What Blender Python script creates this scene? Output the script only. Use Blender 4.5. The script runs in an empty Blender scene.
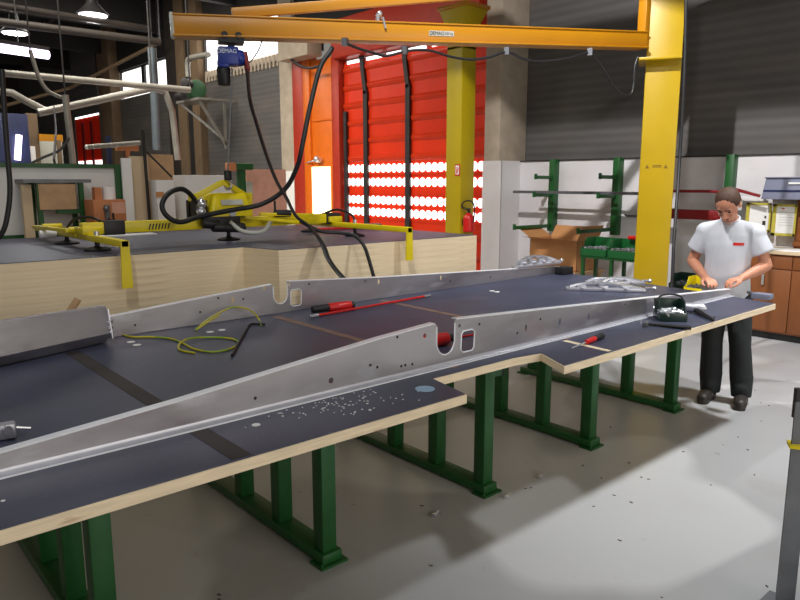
import bpy, bmesh, math, random
from mathutils import Vector, Matrix
from mathutils.bvhtree import BVHTree
random.seed(7)
C = bpy.context.scene.collection
SC = bpy.context.scene

# ------------------------------------------------------------------ camera, world, light, exposure
H = 1.77; FPX = 690.0; PITCH = math.atan(119/690); AZ = math.radians(48.63)
FW = Vector((math.cos(AZ)*math.cos(PITCH), math.sin(AZ)*math.cos(PITCH), -math.sin(PITCH)))
RT = Vector((math.sin(AZ), -math.cos(AZ), 0)); UPV = RT.cross(FW)
cam_d = bpy.data.cameras.new('camera'); cam = bpy.data.objects.new('camera', cam_d); C.objects.link(cam)
cam_d.sensor_width = 36; cam_d.lens = 36*FPX/800; cam_d.clip_start = .05; cam_d.clip_end = 200
cam.matrix_world = Matrix(((RT.x, UPV.x, -FW.x, 0), (RT.y, UPV.y, -FW.y, 0), (RT.z, UPV.z, -FW.z, H), (0, 0, 0, 1)))
SC.camera = cam
w = bpy.data.worlds.new('world'); SC.world = w; w.use_nodes = True
bg = w.node_tree.nodes['Background']; bg.inputs[0].default_value = (1, .93, .83, 1); bg.inputs[1].default_value = .24
SC.view_settings.view_transform = 'Standard'; SC.view_settings.look = 'None'
SC.view_settings.exposure = 0.0; SC.view_settings.gamma = 1; SC.view_settings.use_curve_mapping = False
try:
    SC.cycles.use_denoising = True; SC.cycles.max_bounces = 8
except Exception: pass
def area(name, loc, target, size, power, col=(1, 1, 1), sy=None):
    d = bpy.data.lights.new(name, 'AREA'); d.energy = power; d.size = size; d.color = col
    if sy: d.shape = 'RECTANGLE'; d.size_y = sy
    o = bpy.data.objects.new(name, d); C.objects.link(o); o.location = loc
    o.rotation_euler = (Vector(target)-Vector(loc)).to_track_quat('-Z', 'Y').to_euler()
    return o
area('aisle_lamp_left', (-1.0, .6, 6.85), (4.2, 2.6, .6), 0.5, 140, (.95, .98, 1))
lb = area('aisle_lamp_right', (6.2, .6, 6.85), (4.9, 1.6, 0), .5, 100, (.95, .98, 1)); lb.data.spread = math.radians(84)
wl_ = area('wall_flood', (2.4, 3.6, 6.6), (9, 4.4, 2.2), .12, 175, (1, .98, .98)); wl_.data.spread = math.radians(100)
al_ = area('aisle_lamps', (3.0, 11.5, 6.3), (7.0, 12.6, 1.0), 3, 285, (1, .95, .84), 1.0); al_.data.spread = math.radians(100)
sl_ = area('stack_lamps', (2.6, 6.5, 6.6), (2.6, 6.3, 0), 2.5, 30, (1, .96, .88), .6); sl_.data.spread = math.radians(80)
area('bay_lamps', (5.5, 18, 6.2), (6.5, 19, 0), 6, 260, (1, .94, .82), 2)
area('near_side_fill', (3.0, -5.5, 2.6), (3.0, 2, 1.0), 6, 215, (1, .94, .86), 3.0)  # added soft fill behind the camera for upright faces; no door is built there

def at(px, py, X=None, Y=None, z=None, d=None):      # a direction seen from the camera station, met with a plane of the room
    r = FW + RT*((px-400)/FPX) - UPV*((py-300)/FPX)
    t = X/r.x if X is not None else Y/r.y if Y is not None else (z-H)/r.z if z is not None else d
    return Vector((r.x*t, r.y*t, H+r.z*t))

# ------------------------------------------------------------------ materials
def lin(c):
    c = c/255
    return c/12.92 if c <= .04045 else ((c+.055)/1.055)**2.4
def mat(name, rgb, rough=.5, metal=0, var=.10, scale=6, bump=0, stretch=(1, 1, 1), emit=0, alpha=None, trans=0, contrast=None):
    m = bpy.data.materials.new(name); m.use_nodes = True
    nt = m.node_tree; N = nt.nodes; L = nt.links; b = N['Principled BSDF']
    c = [lin(v) for v in rgb]
    b.inputs['Roughness'].default_value = rough; b.inputs['Metallic'].default_value = metal
    tc = N.new('ShaderNodeTexCoord'); mp = N.new('ShaderNodeMapping'); mp.inputs['Scale'].default_value = stretch
    nz = N.new('ShaderNodeTexNoise'); nz.inputs['Scale'].default_value = scale; nz.inputs['Detail'].default_value = 5
    L.new(tc.outputs['Object'], mp.inputs[0]); L.new(mp.outputs[0], nz.inputs[0])
    rp = N.new('ShaderNodeValToRGB')
    rp.color_ramp.elements[0].position = .3; rp.color_ramp.elements[1].position = .7
    rp.color_ramp.elements[0].color = [max(0, v*(1-var)) for v in c]+[1]
    rp.color_ramp.elements[1].color = [min(1, v*(1+var)) for v in c]+[1]
    L.new(nz.outputs['Fac'], rp.inputs[0]); L.new(rp.outputs[0], b.inputs['Base Color'])
    if bump:
        bp = N.new('ShaderNodeBump'); bp.inputs['Strength'].default_value = bump; bp.inputs['Distance'].default_value = .01
        L.new(nz.outputs['Fac'], bp.inputs['Height']); L.new(bp.outputs[0], b.inputs['Normal'])
    if emit:
        b.inputs['Emission Color'].default_value = c+[1]; b.inputs['Emission Strength'].default_value = emit
    if trans:
        tl = N.new('ShaderNodeBsdfTranslucent'); mx = N.new('ShaderNodeMixShader'); mx.inputs[0].default_value = trans
        L.new(rp.outputs[0], tl.inputs[0]); L.new(b.outputs[0], mx.inputs[1]); L.new(tl.outputs[0], mx.inputs[2])
        L.new(mx.outputs[0], N['Material Output'].inputs[0])
    m['rp'] = 1
    return m
def overlay(m, rgb, scale, lo, hi, stretch=(1, 1, 1), kind='noise', fac=.8, detail=4):
    """worn marks, stains, specks or painted soft highlights of another colour laid into a material"""
    nt = m.node_tree; N = nt.nodes; L = nt.links; b = N['Principled BSDF']
    src = b.inputs['Base Color'].links[0].from_socket
    tc = N.new('ShaderNodeTexCoord'); mp = N.new('ShaderNodeMapping'); mp.inputs['Scale'].default_value = stretch
    if kind == 'noise':
        t = N.new('ShaderNodeTexNoise'); t.inputs['Detail'].default_value = detail; out = t.outputs['Fac']
    else:
        t = N.new('ShaderNodeTexVoronoi'); out = t.outputs['Distance']
    t.inputs['Scale'].default_value = scale
    L.new(tc.outputs['Object'], mp.inputs[0]); L.new(mp.outputs[0], t.inputs['Vector'])
    mr = N.new('ShaderNodeMapRange'); mr.inputs[1].default_value = lo; mr.inputs[2].default_value = hi; mr.inputs[4].default_value = fac
    L.new(out, mr.inputs[0])
    mx = N.new('ShaderNodeMix'); mx.data_type = 'RGBA'
    L.new(mr.outputs[0], mx.inputs[0]); L.new(src, mx.inputs[6]); mx.inputs[7].default_value = [lin(v) for v in rgb]+[1]
    L.new(mx.outputs[2], b.inputs['Base Color'])
def stripes(m, axis, freq, strength=.5, dark=.75, prof='SIN', bumpd=.02):
    """corrugation or boards: wave along an axis gives bump and a slight groove colour"""
    nt = m.node_tree; N = nt.nodes; L = nt.links; b = N['Principled BSDF']
    src = b.inputs['Base Color'].links[0].from_socket
    tc = N.new('ShaderNodeTexCoord'); wv = N.new('ShaderNodeTexWave'); wv.wave_profile = prof
    wv.bands_direction = axis; wv.inputs['Scale'].default_value = freq/ (20/ (2*math.pi)) if False else freq
    L.new(tc.outputs['Object'], wv.inputs[0])
    mr = N.new('ShaderNodeMapRange'); mr.inputs[3].default_value = dark; mr.inputs[4].default_value = 1
    L.new(wv.outputs['Fac'], mr.inputs[0])
    mx = N.new('ShaderNodeMix'); mx.data_type = 'RGBA'; mx.blend_type = 'MULTIPLY'; mx.inputs[0].default_value = 1
    L.new(src, mx.inputs[6]); L.new(mr.outputs[0], mx.inputs[7]); L.new(mx.outputs[2], b.inputs['Base Color'])
    bp = N.new('ShaderNodeBump'); bp.inputs['Strength'].default_value = strength; bp.inputs['Distance'].default_value = bumpd
    L.new(wv.outputs['Fac'], bp.inputs['Height']); L.new(bp.outputs[0], b.inputs['Normal'])

M = {}
M['floor'] = mat('floor_paint', (168, 168, 169), .36, var=.05, scale=1.3)
overlay(M['floor'], (150, 142, 130), 2.2, .55, .72, fac=.35)
overlay(M['floor'], (112, 98, 82), 9, .69, .73, (1, 1, 1), fac=.5, detail=6)
overlay(M['floor'], (216, 216, 216), .55, .52, .55, (1, 1.5, 1), fac=.5, detail=1)
M['film'] = mat('dark_film', (62, 66, 86), .42, var=.14, scale=3.2)
overlay(M['film'], (86, 88, 102), 1.4, .55, .75, (1, 2.2, 1), fac=.5)
overlay(M['film'], (120, 120, 128), 40, .70, .76, fac=.5, detail=2)
M['ply'] = mat('plywood_edge', (234, 214, 182), .6, var=.12, scale=7, stretch=(1, 1, 12))
overlay(M['ply'], (160, 118, 74), 5, .66, .72, (1, 1, 5), fac=.5)
M['panel'] = mat('stack_edge', (232, 212, 178), .6, var=.10, scale=2.5, stretch=(.6, .6, 14))
overlay(M['panel'], (176, 142, 100), 2.0, .58, .75, (1, 1, 7), fac=.45)
M['seam'] = mat('seam_tape', (52, 47, 45), .6, var=.2, scale=9)
M['seam2'] = mat('seam_wood', (122, 96, 84), .6, var=.25, scale=9)
M['alu'] = mat('mill_aluminium', (196, 193, 196), .36, .85, var=.10, scale=5, stretch=(.6, 1, 1.6), bump=.05)
overlay(M['alu'], (150, 140, 146), 3.0, .50, .68, (.5, 1, 1.4), fac=.75)
overlay(M['alu'], (226, 226, 232), 7.0, .56, .72, (.5, 1, 1.6), fac=.6)  # pale mottling paints soft cloudy highlights into the metal colour
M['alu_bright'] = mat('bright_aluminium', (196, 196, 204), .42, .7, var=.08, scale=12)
M['alu_edge'] = mat('lit_aluminium_edge', (244, 245, 250), .36, .1, var=.06, scale=14)  # near-white copy of the aluminium: bright edge highlights put into the colour
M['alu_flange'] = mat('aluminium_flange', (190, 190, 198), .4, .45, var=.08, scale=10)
M['steel'] = mat('grey_steel', (112, 114, 118), .45, .6, var=.15, scale=7)
M['chrome'] = mat('chrome', (222, 223, 228), .22, .8, var=.05)
M['green'] = mat('green_paint', (24, 82, 34), .42, var=.14, scale=6)
overlay(M['green'], (70, 62, 48), 6, .64, .72, fac=.5)
M['green_bin'] = mat('green_plastic', (22, 92, 44), .4, var=.08)
M['dgreen'] = mat('dark_green_plastic', (22, 48, 40), .35, var=.1)
M['yellow'] = mat('jib_yellow', (182, 150, 4), .4, var=.06, scale=2)
M['orange_y'] = mat('arm_yellow', (190, 128, 12), .38, var=.06, scale=2)
M['yellow2'] = mat('post_yellow', (180, 156, 6), .45, var=.06, scale=2)
M['yellow3'] = mat('lifter_yellow', (224, 202, 16), .4, var=.08, scale=5)
M['orange'] = mat('door_orange', (206, 98, 8), .4, var=.06)
M['red_or'] = mat('frame_red', (158, 40, 16), .45, var=.1)
M['red_door'] = mat('door_red', (240, 66, 26), .35, var=.06, scale=2, trans=.45)
M['red'] = mat('red_paint', (205, 26, 22), .35, var=.08)
M['dred'] = mat('dark_red_paint', (122, 14, 20), .45, var=.12)
M['black'] = mat('black_rubber', (20, 20, 22), .5, var=.2)
M['dark'] = mat('dark_metal', (44, 42, 42), .5, .3, var=.2)
M['white'] = mat('white_paint', (222, 220, 218), .55, var=.05, scale=2)
M['wallwhite'] = mat('white_wall', (216, 213, 214), .6, var=.05, scale=1.5)
overlay(M['wallwhite'], (180, 168, 156), 1.2, .56, .75, (1, 1, 2), fac=.4)
M['wallgrey'] = mat('corrugated_grey', (98, 95, 93), .5, .1, var=.08, scale=1.2, stretch=(1, 1, 3))
stripes(M['wallgrey'], 'Z', 2.6, .35, .8, 'SIN', .02)
stripes(M['wallgrey'], 'Z', .33, .15, .85, 'SAW', .01)
overlay(M['wallgrey'], (112, 98, 88), .9, .5, .7, (1, .7, 2), fac=.4)
M['concrete'] = mat('concrete', (166, 152, 134), .8, var=.12, scale=5, bump=.1)
M['brown_post'] = mat('brown_concrete', (104, 84, 62), .8, var=.15, scale=3)
M['roof'] = mat('dark_roof', (22, 19, 17), .8, var=.25, scale=2)
M['roofsteel'] = mat('roof_steel', (50, 44, 40), .6, .2, var=.2, scale=2)
M['pipe'] = mat('pale_pipe', (140, 136, 128), .4, .3, var=.12)
M['glow'] = mat('daylight_pane', (255, 252, 250), .5, var=0, emit=2.2)
M['glow_y'] = mat('warm_pane', (255, 244, 196), .5, var=0, emit=1.7)
M['lamp'] = mat('lamp_glow', (255, 246, 250), .5, var=0, emit=5)
M['lampv'] = mat('tube_glow', (240, 226, 255), .5, var=0, emit=4)
M['blue'] = mat('hoist_blue', (28, 52, 140), .4, var=.1)
M['blue2'] = mat('machine_blue', (26, 38, 78), .5, var=.15)
M['wood'] = mat('cabinet_wood', (134, 78, 38), .5, var=.14, scale=4, stretch=(1, 1, .25))
M['wood2'] = mat('pale_wood', (214, 190, 156), .65, var=.08, scale=3, stretch=(1, 1, .3))
M['chip'] = mat('chipboard', (186, 150, 112), .7, var=.12, scale=9)
M['chip_dark'] = mat('swarf', (92, 78, 66), .7, var=.3, scale=30)
M['blue_duct'] = mat('blue_grey_duct', (70, 78, 84), .6, .1, var=.1)
M['card'] = mat('cardboard', (190, 134, 82), .7, var=.08, scale=4)
M['carto'] = mat('carton_orange', (188, 120, 76), .7, var=.08)
M['paper'] = mat('paper', (236, 236, 234), .6, var=.03)
M['pink'] = mat('pale_pink_sheet', (214, 160, 138), .6, var=.1)
M['bluegrey'] = mat('bluegrey_box', (118, 122, 142), .5, var=.06)
M['frame_y'] = mat('yellow_frame', (186, 174, 66), .5, var=.06)
M['skin'] = mat('skin', (206, 142, 112), .5, var=.08, scale=14)
M['shirt'] = mat('shirt_cotton', (204, 207, 214), .8, var=.05, scale=9, bump=.25)
M['trouser'] = mat('dark_trousers', (34, 38, 40), .85, var=.18, scale=9, bump=.3)
M['shoe'] = mat('dark_leather', (46, 40, 36), .5, var=.2)
M['hair'] = mat('brown_hair', (74, 50, 36), .7, var=.25, scale=40, bump=.4)
M['eye'] = mat('eye_dark', (40, 30, 28), .3, var=0)
M['lip'] = mat('lip', (170, 96, 84), .5, var=.05)
M['wire'] = mat('earth_wire', (196, 186, 24), .4, var=.05)
overlay(M['wire'], (84, 160, 40), 9, .52, .56, fac=.6, detail=0)
M['text'] = mat('white_letters', (225, 230, 240), .5, var=0)
M['textd'] = mat('dark_letters', (40, 36, 30), .5, var=0)
M['texty'] = mat('faded_letters', (120, 92, 8), .5, var=0)
M['plate'] = mat('grey_plate', (186, 186, 176), .4, var=.05)
M['ballg'] = mat('green_machine', (52, 92, 60), .5, var=.15)
M['bluelabel'] = mat('blue_sticker', (150, 182, 206), .5, var=.06)

# ------------------------------------------------------------------ mesh helpers
ORI = {}
def V(*a): return Vector(a[0]) if len(a) == 1 else Vector(a)
class MB:
    def __init__(s): s.bm = bmesh.new()
    def box(s, c, size, rz=0, rx=0, ry=0):
        m = Matrix.Translation(V(c)) @ Matrix.Rotation(rz, 4, 'Z') @ Matrix.Rotation(ry, 4, 'Y') @ Matrix.Rotation(rx, 4, 'X') @ Matrix.Diagonal((*size, 1))
        bmesh.ops.create_cube(s.bm, size=1, matrix=m); return s
    def span(s, a, b):     # box between two corners
        a, b = V(a), V(b); return s.box((a+b)/2, [abs(b[i]-a[i]) for i in range(3)])
    def bar(s, a, b, wd, ht, up=(0, 0, 1), wd2=None, ht2=None):
        a, b = V(a), V(b); d = (b-a).normalized(); u = V(up)
        if abs(d.dot(u)) > .99: u = V(1, 0, 0)
        sd = d.cross(u).normalized(); u = sd.cross(d).normalized()
        vs = []
        for p, ww, hh in ((a, wd, ht), (b, wd2 or wd, ht2 or ht)):
            for i, j in ((-1, -1), (1, -1), (1, 1), (-1, 1)): vs.append(s.bm.verts.new(p+sd*i*ww/2+u*j*hh/2))
        for f in ((3, 2, 1, 0), (4, 5, 6, 7), (0, 1, 5, 4), (1, 2, 6, 5), (2, 3, 7, 6), (3, 0, 4, 7)): s.bm.faces.new([vs[i] for i in f])
        return s
    def tube(s, pts, r, seg=10, smooth=0, closed=False, flat=None):
        pts = [V(p) for p in pts]
        if smooth: pts = catmull(pts, smooth, closed)
        n = len(pts); rings = []; pu = None
        for i, p in enumerate(pts):
            a = pts[i-1] if (i > 0 or closed) else p; b = pts[(i+1) % n] if (i < n-1 or closed) else p
            d = (b-a).normalized()
            if pu is None:
                pu = d.orthogonal().normalized()
            pu = (pu-d*pu.dot(d))
            pu = pu.normalized() if pu.length > 1e-6 else d.orthogonal().normalized()
            sd = d.cross(pu); rr = r[i*(len(r)-1)//max(1, n-1)] if isinstance(r, (list, tuple)) else r
            ry = rr*(flat or 1)
            rings.append([s.bm.verts.new(p+pu*math.cos(2*math.pi*k/seg)*rr+sd*math.sin(2*math.pi*k/seg)*ry) for k in range(seg)])
        for i in range(n if closed else n-1):
            A, B = rings[i], rings[(i+1) % n]
            for k in range(seg): s.bm.faces.new((A[k], A[(k+1) % seg], B[(k+1) % seg], B[k]))
        if not closed:
            s.bm.faces.new(rings[0][::-1]); s.bm.faces.new(rings[-1])
        return s
    def cyl(s, a, b, r, r2=None, seg=20):
        a, b = V(a), V(b); d = (b-a).normalized(); u = d.orthogonal().normalized(); sd = d.cross(u)
        R = []
        for p, rr in ((a, r), (b, r if r2 is None else r2)):
            R.append([s.bm.verts.new(p+u*math.cos(2*math.pi*k/seg)*rr+sd*math.sin(2*math.pi*k/seg)*rr) for k in range(seg)])
        for k in range(seg): s.bm.faces.new((R[0][k], R[0][(k+1) % seg], R[1][(k+1) % seg], R[1][k]))
        s.bm.faces.new(R[0][::-1]); s.bm.faces.new(R[1]); return s
    def lathe(s, base, prof, seg=20, axis=(0, 0, 1)):
        base = V(base); d = V(axis).normalized(); u = d.orthogonal().normalized(); sd = d.cross(u); R = []
        for rr, h in prof: R.append([s.bm.verts.new(base+d*h+(u*math.cos(2*math.pi*k/seg)+sd*math.sin(2*math.pi*k/seg))*max(rr, 1e-4)) for k in range(seg)])
        for i in range(len(R)-1):
            for k in range(seg): s.bm.faces.new((R[i][k], R[i][(k+1) % seg], R[i+1][(k+1) % seg], R[i+1][k]))
        s.bm.faces.new(R[0][::-1]); s.bm.faces.new(R[-1]); return s
    def ball(s, c, r, sc=(1, 1, 1), rot=None, u=16, v=10):
        m = Matrix.Translation(V(c)) @ (rot.to_4x4() if rot else Matrix.Identity(4)) @ Matrix.Diagonal((sc[0]*r, sc[1]*r, sc[2]*r, 1))
        bmesh.ops.create_uvsphere(s.bm, u_segments=u, v_segments=v, radius=1, matrix=m); return s
    def cap(s, a, b, r1, r2, seg=16):     # tapered capsule
        a, b = V(a), V(b); s.cyl(a, b, r1, r2, seg); s.ball(a, r1, u=seg, v=10); s.ball(b, r2, u=seg, v=10); return s
    def prism(s, poly, vec):
        vec = V(vec); A = [s.bm.verts.new(V(p)) for p in poly]; B = [s.bm.verts.new(V(p)+vec) for p in poly]; n = len(A)
        for i in range(n): s.bm.faces.new((A[i], A[(i+1) % n], B[(i+1) % n], B[i]))
        s.bm.faces.new(A[::-1]); s.bm.faces.new(B); return s
    def sweep(s, ra, rb):     # two matching closed outlines joined
        A = [s.bm.verts.new(V(p)) for p in ra]; B = [s.bm.verts.new(V(p)) for p in rb]; n = len(A)
        for i in range(n): s.bm.faces.new((A[i], A[(i+1) % n], B[(i+1) % n], B[i]))
        s.bm.faces.new(A[::-1]); s.bm.faces.new(B); return s
    def add(s, mesh): s.bm.from_mesh(mesh); return s
    def build(s, name, m, parent=None, bevel=0, voxel=0, smooth_it=0, angle=40):
        bmesh.ops.recalc_face_normals(s.bm, faces=s.bm.faces)
        me = bpy.data.meshes.new(name); 
        if parent is None and not voxel:
            xs = [v.co for v in s.bm.verts]
            o0 = Vector(((min(p.x for p in xs)+max(p.x for p in xs))/2, (min(p.y for p in xs)+max(p.y for p in xs))/2, min(p.z for p in xs)))
        else:
            o0 = ORI.get(parent.name, Vector()) if parent else Vector()
        for v in s.bm.verts: v.co -= o0
        s.bm.to_mesh(me); s.bm.free()
        o = bpy.data.objects.new(name, me); C.objects.link(o)
        if voxel or bevel:
            if voxel:
                md = o.modifiers.new('r', 'REMESH'); md.mode = 'VOXEL'; md.voxel_size = voxel
                if smooth_it:
                    sm = o.modifiers.new('s', 'SMOOTH'); sm.iterations = smooth_it; sm.factor = .5
            else:
                md = o.modifiers.new('b', 'BEVEL'); md.width = bevel; md.segments = 2; md.limit_method = 'ANGLE'; md.angle_limit = .6
            dg = bpy.context.evaluated_depsgraph_get()
            m2 = bpy.data.meshes.new_from_object(o.evaluated_get(dg)); o.modifiers.clear(); o.data = m2; m2.name = name; me = m2
        me.polygons.foreach_set('use_smooth', [True]*len(me.polygons))
        if not voxel: me.set_sharp_from_angle(angle=math.radians(angle))
        me.materials.clear(); me.materials.append(m if not isinstance(m, str) else M[m])
        if parent is not None: o.parent = parent; ORI[o.name] = o0
        else: o.location = o0; ORI[o.name] = o0
        return o
def catmull(P, n, closed=False):
    out = []; m = len(P)
    for i in range(m if closed else m-1):
        if closed: p0, p1, p2, p3 = P[i-1], P[i], P[(i+1) % m], P[(i+2) % m]
        else: p0, p1, p2, p3 = P[max(i-1, 0)], P[i], P[i+1], P[min(i+2, m-1)]
        for k in range(n):
            t = k/n
            out.append(.5*((2*p1)+(p2-p0)*t+(2*p0-5*p1+4*p2-p3)*t*t+(3*p1-p0-3*p2+p3)*t**3))
    if not closed: out.append(P[-1])
    return out
def thing(name, loc, label, cat, group=None):
    o = bpy.data.objects.new(name, None); o.empty_display_size = .1; C.objects.link(o); o.location = V(loc); ORI[o.name] = V(loc)
    return tag(o, label, cat, group)
def tag(o, label, cat, group=None, kind=None):
    o['label'] = label; o['category'] = cat
    if group: o['group'] = group
    if kind: o['kind'] = kind
    return o
def struct(o, kind='structure'): o['kind'] = kind; return o
def dup(o, loc, label=None, group=None):
    r = o.copy(); C.objects.link(r); r.location = V(loc)
    if label: r['label'] = label
    if group: r['group'] = group
    for ch in list(o.children):
        c = ch.copy(); C.objects.link(c); c.parent = r
        for g in list(ch.children):
            d = g.copy(); C.objects.link(d); d.parent = c
    return r
def plate(outline, holes, thick, frame):
    """flat plate with real holes: outline/holes in 2D, frame maps (u,v,t) to the room; returns a mesh"""
    cu = bpy.data.curves.new('p', 'CURVE'); cu.dimensions = '2D'; cu.fill_mode = 'BOTH'; cu.extrude = thick/2
    for poly in [outline]+holes:
        sp = cu.splines.new('POLY'); sp.points.add(len(poly)-1); sp.use_cyclic_u = True
        for p, q in zip(sp.points, poly): p.co = (q[0], q[1], 0, 1)
    o = bpy.data.objects.new('p', cu); C.objects.link(o)
    me = bpy.data.meshes.new_from_object(o.evaluated_get(bpy.context.evaluated_depsgraph_get()))
    bpy.data.objects.remove(o)
    for v in me.vertices: v.co = frame(*v.co)
    return me
def circ(u, v, r, n=12, sv=1): return [(u+r*math.cos(2*math.pi*k/n), v+r*sv*math.sin(2*math.pi*k/n)) for k in range(n)]
def letters(txt, size, origin, right, up, m, parent, name='lettering', depth=.001):
    cu = bpy.data.curves.new('t', 'FONT'); cu.body = txt; cu.size = size; cu.extrude = depth; cu.align_x = 'CENTER'; cu.align_y = 'CENTER'
    o = bpy.data.objects.new('t', cu); C.objects.link(o)
    me = bpy.data.meshes.new_from_object(o.evaluated_get(bpy.context.evaluated_depsgraph_get())); bpy.data.objects.remove(o)
    r, u = V(right).normalized(), V(up).normalized(); n = r.cross(u)
    for v in me.vertices: v.co = V(origin)+r*v.co.x+u*v.co.y+n*v.co.z
    b = MB(); b.add(me); return b.build(name, m, parent)

# ================================================================== THE SETTING
WX = 9.0
struct(MB().span((-6, -6, -.1), (14, 38, 0)).build('floor', 'floor'))
# right long wall: corrugated cladding, openings left for door and windows
def wallpiece(name, y0, y1, z0, z1, m='wallgrey', x0=WX, x1=WX+.15): return struct(MB().span((x0, y0, z0), (x1, y1, z1)).build(name, m))
wallpiece('wall_right', -4, 8.0, 0, 7)
struct(MB().span((8.35, 7.16, 0), (9.0, 7.48, 7)).build('trim_1', 'concrete', bevel=.02))
wallpiece('wall_above_door', 7.98, 13.8, 5.0, 7, 'roof')
struct(MB().span((8.9, 13.8, 0), (9.1, 14.35, 6.2)).build('trim_2', 'concrete', bevel=.02))
wallpiece('wall_middle', 14.35, 18.3, 0, 4.5)
wallpiece('wall_middle_top', 14.35, 18.3, 5.75, 7, 'roof')
for k, (ya, yb, m) in enumerate(((18.3, 18.75, 'brown_post'), (18.75, 19.15, 'roof'), (19.15, 19.7, 'brown_post'), (19.7, 20.5, 'roofsteel'))):
    struct(MB().span((8.85-.05*(k % 2 == 0), ya, 0), (9.15, yb, 7)).build('trim_%d' % (k+3), m))
wallpiece('wall_far_part', 20.5, 27.0, 0, 4.5)
wallpiece('wall_far_part_top', 20.5, 27.0, 5.45, 7, 'roof')
wallpiece('wall_far_end', 29.9, 38, 0, 7)
wallpiece('wall_far_over_door', 27.0, 29.9, 4.25, 7)
struct(MB().span((-6, 37.9, 0), (9, 38, 7)).build('wall_back', 'roofsteel'))
struct(MB().span((8.7, 24.8, 0), (9.05, 26.0, 7)).build('trim_7', 'brown_post', bevel=.02))
struct(MB().span((-6, -4, 7.0), (9.2, 38, 7.1)).build('ceiling', 'roof'))
# windows
def window(n, y0, y1, z0, z1, mull=0):
    w_ = struct(MB().span((9.06, y0, z0), (9.1, y1, z1)).build('window_%d' % n, 'glow'))
    f = MB()
    for a, b in (((y0, z0), (y1, z0+.05)), ((y0, z1-.05), (y1, z1)), ((y0, z0), (y0+.05, z1)), ((y1-.05, z0), (y1, z1))): f.span((8.98, a[0], a[1]), (9.05, b[0], b[1]))
    for k in range(mull):
        yy = y0+(y1-y0)*(k+1)/(mull+1); f.span((8.98, yy-.12, z0), (9.05, yy+.12, z1))
    f.build('window_frame', 'dark', w_); return w_
w1 = window(1, 14.36, 18.28, 4.5, 5.75)
rb = MB()
for k in range(22): rb.span((8.95, 14.45+k*.175, 4.42), (9.04, 14.53+k*.175, 4.70))
rb.build('cladding_ribs', 'concrete', w1)
window(2, 20.6, 24.6, 4.55, 5.42, 1)
# the white lower wall around pillar and along the right
low = struct(MB().span((8.35-.02, 7.1, 0), (8.349, 7.48, 2.08)).span((8.34, 7.1, 0), (8.8, 7.15, 2.08)).span((8.8, -2, 0), (8.99, 7.15, 2.07)).build('wall_lower_white', 'wallwhite'))
struct(MB().span((8.78, -2, 2.07), (8.99, 7.1, 2.085)).build('trim_8', 'dark'))

# ---- big red roller door
Y0, Y1, ZT = 8.0, 12.0, 4.2
d1 = struct(MB().span((9.02, Y0, 0), (9.05, Y1, ZT)).build('door_1', 'red_door'))
sl = MB()
zz = 0
while zz < ZT-.2:
    if not (.85 < zz < 1.95): sl.prism([(9.0, Y0, zz+.02), (8.985, Y0, zz+.06), (8.985, Y0, zz+.09), (9.02, Y0, zz+.13), (9.02, Y0, zz)], (0, Y1-Y0, 0))
    zz += .36
sl.build('door_slat', 'red_door', d1)
rails = MB()
for z in (1.02, 1.38, 1.52, 1.90): rails.span((9.0, Y0, z-.02), (9.02, Y1, z+.02))
rails.build('door_rail', 'red_door', d1)
zrow = [at(345, 169, X=9).z, at(345, 182, X=9).z, at(345, 199, X=9).z, at(345, 210.5, X=9).z]
for zr in zrow:
    for k in range(24):
        yy = 8.12+k*.1635
        MB().prism([(9.021, u, v) for u, v in circ(yy, zr, .07, 16, 1.2)], (-.022, 0, 0)).build('porthole', 'glow', d1)
for yy in (at(367, 150, X=9).y, at(409, 150, X=9).y):
    b = MB(); b.span((8.95, yy-.06, .6), (9.0, yy+.06, 3.55)); b.bar((8.975, yy, 3.5), (8.975, yy+.14, ZT+.1), .1, .05, (1, 0, 0)); b.build('door_strap', 'dark', d1)
b = MB(); b.span((8.94, Y1-.14, .3), (9.0, Y1-.05, 3.2)); b.build('door_guide', 'dark', d1)
gl = MB()
for k in range(6): gl.span((9.0, Y0+.25+k*.63, ZT-.06), (9.018, Y0+.72+k*.63, ZT+.0))
gl.build('door_gap', 'glow', d1)
struct(MB().span((8.75, Y0, ZT+.04), (9.15, Y1+.1, 5.0)).build('trim_9', 'red_or', bevel=.03))
# pass door beside it, in an orange frame
d2 = struct(MB().span((8.93, 12.28, 0), (9.1, 13.1, 4.35)).build('door_2', 'orange', bevel=.01))
p0, p1 = at(310, 167, X=8.92), at(331, 213, X=8.92)
MB().span((8.905, p1.y, 1.0), (8.928, p0.y, p0.z)).build('door_window', 'glow_y', d2)
MB().span((8.90, 12.3, 3.06), (8.93, 13.05, 3.1)).build('door_transom', 'orange', d2)
cl = at(318, 160, X=8.85); MB().box(cl, (.1, .2, .1)).cyl(cl+V(0, .1, 0), cl+V(-.02, .42, -.05), .015).ball(cl+V(-.05, -.03, .02), .07).build('door_closer', 'chrome', d2, bevel=.01)
struct(MB().span((8.88, 12.02, 0), (9.1, 12.28, 4.35)).build('trim_10', 'red_or', bevel=.01))
struct(MB().span((8.88, 13.1, 0), (9.1, 13.35, 4.45)).build('trim_11', 'orange', bevel=.01))
struct(MB().span((8.88, 13.35, 0), (9.1, 13.78, 4.6)).build('trim_12', 'red_or', bevel=.01))
struct(MB().span((8.9, 13.82, 0), (8.89, 14.3, 2.0)).build('trim_13', 'white'))
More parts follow.
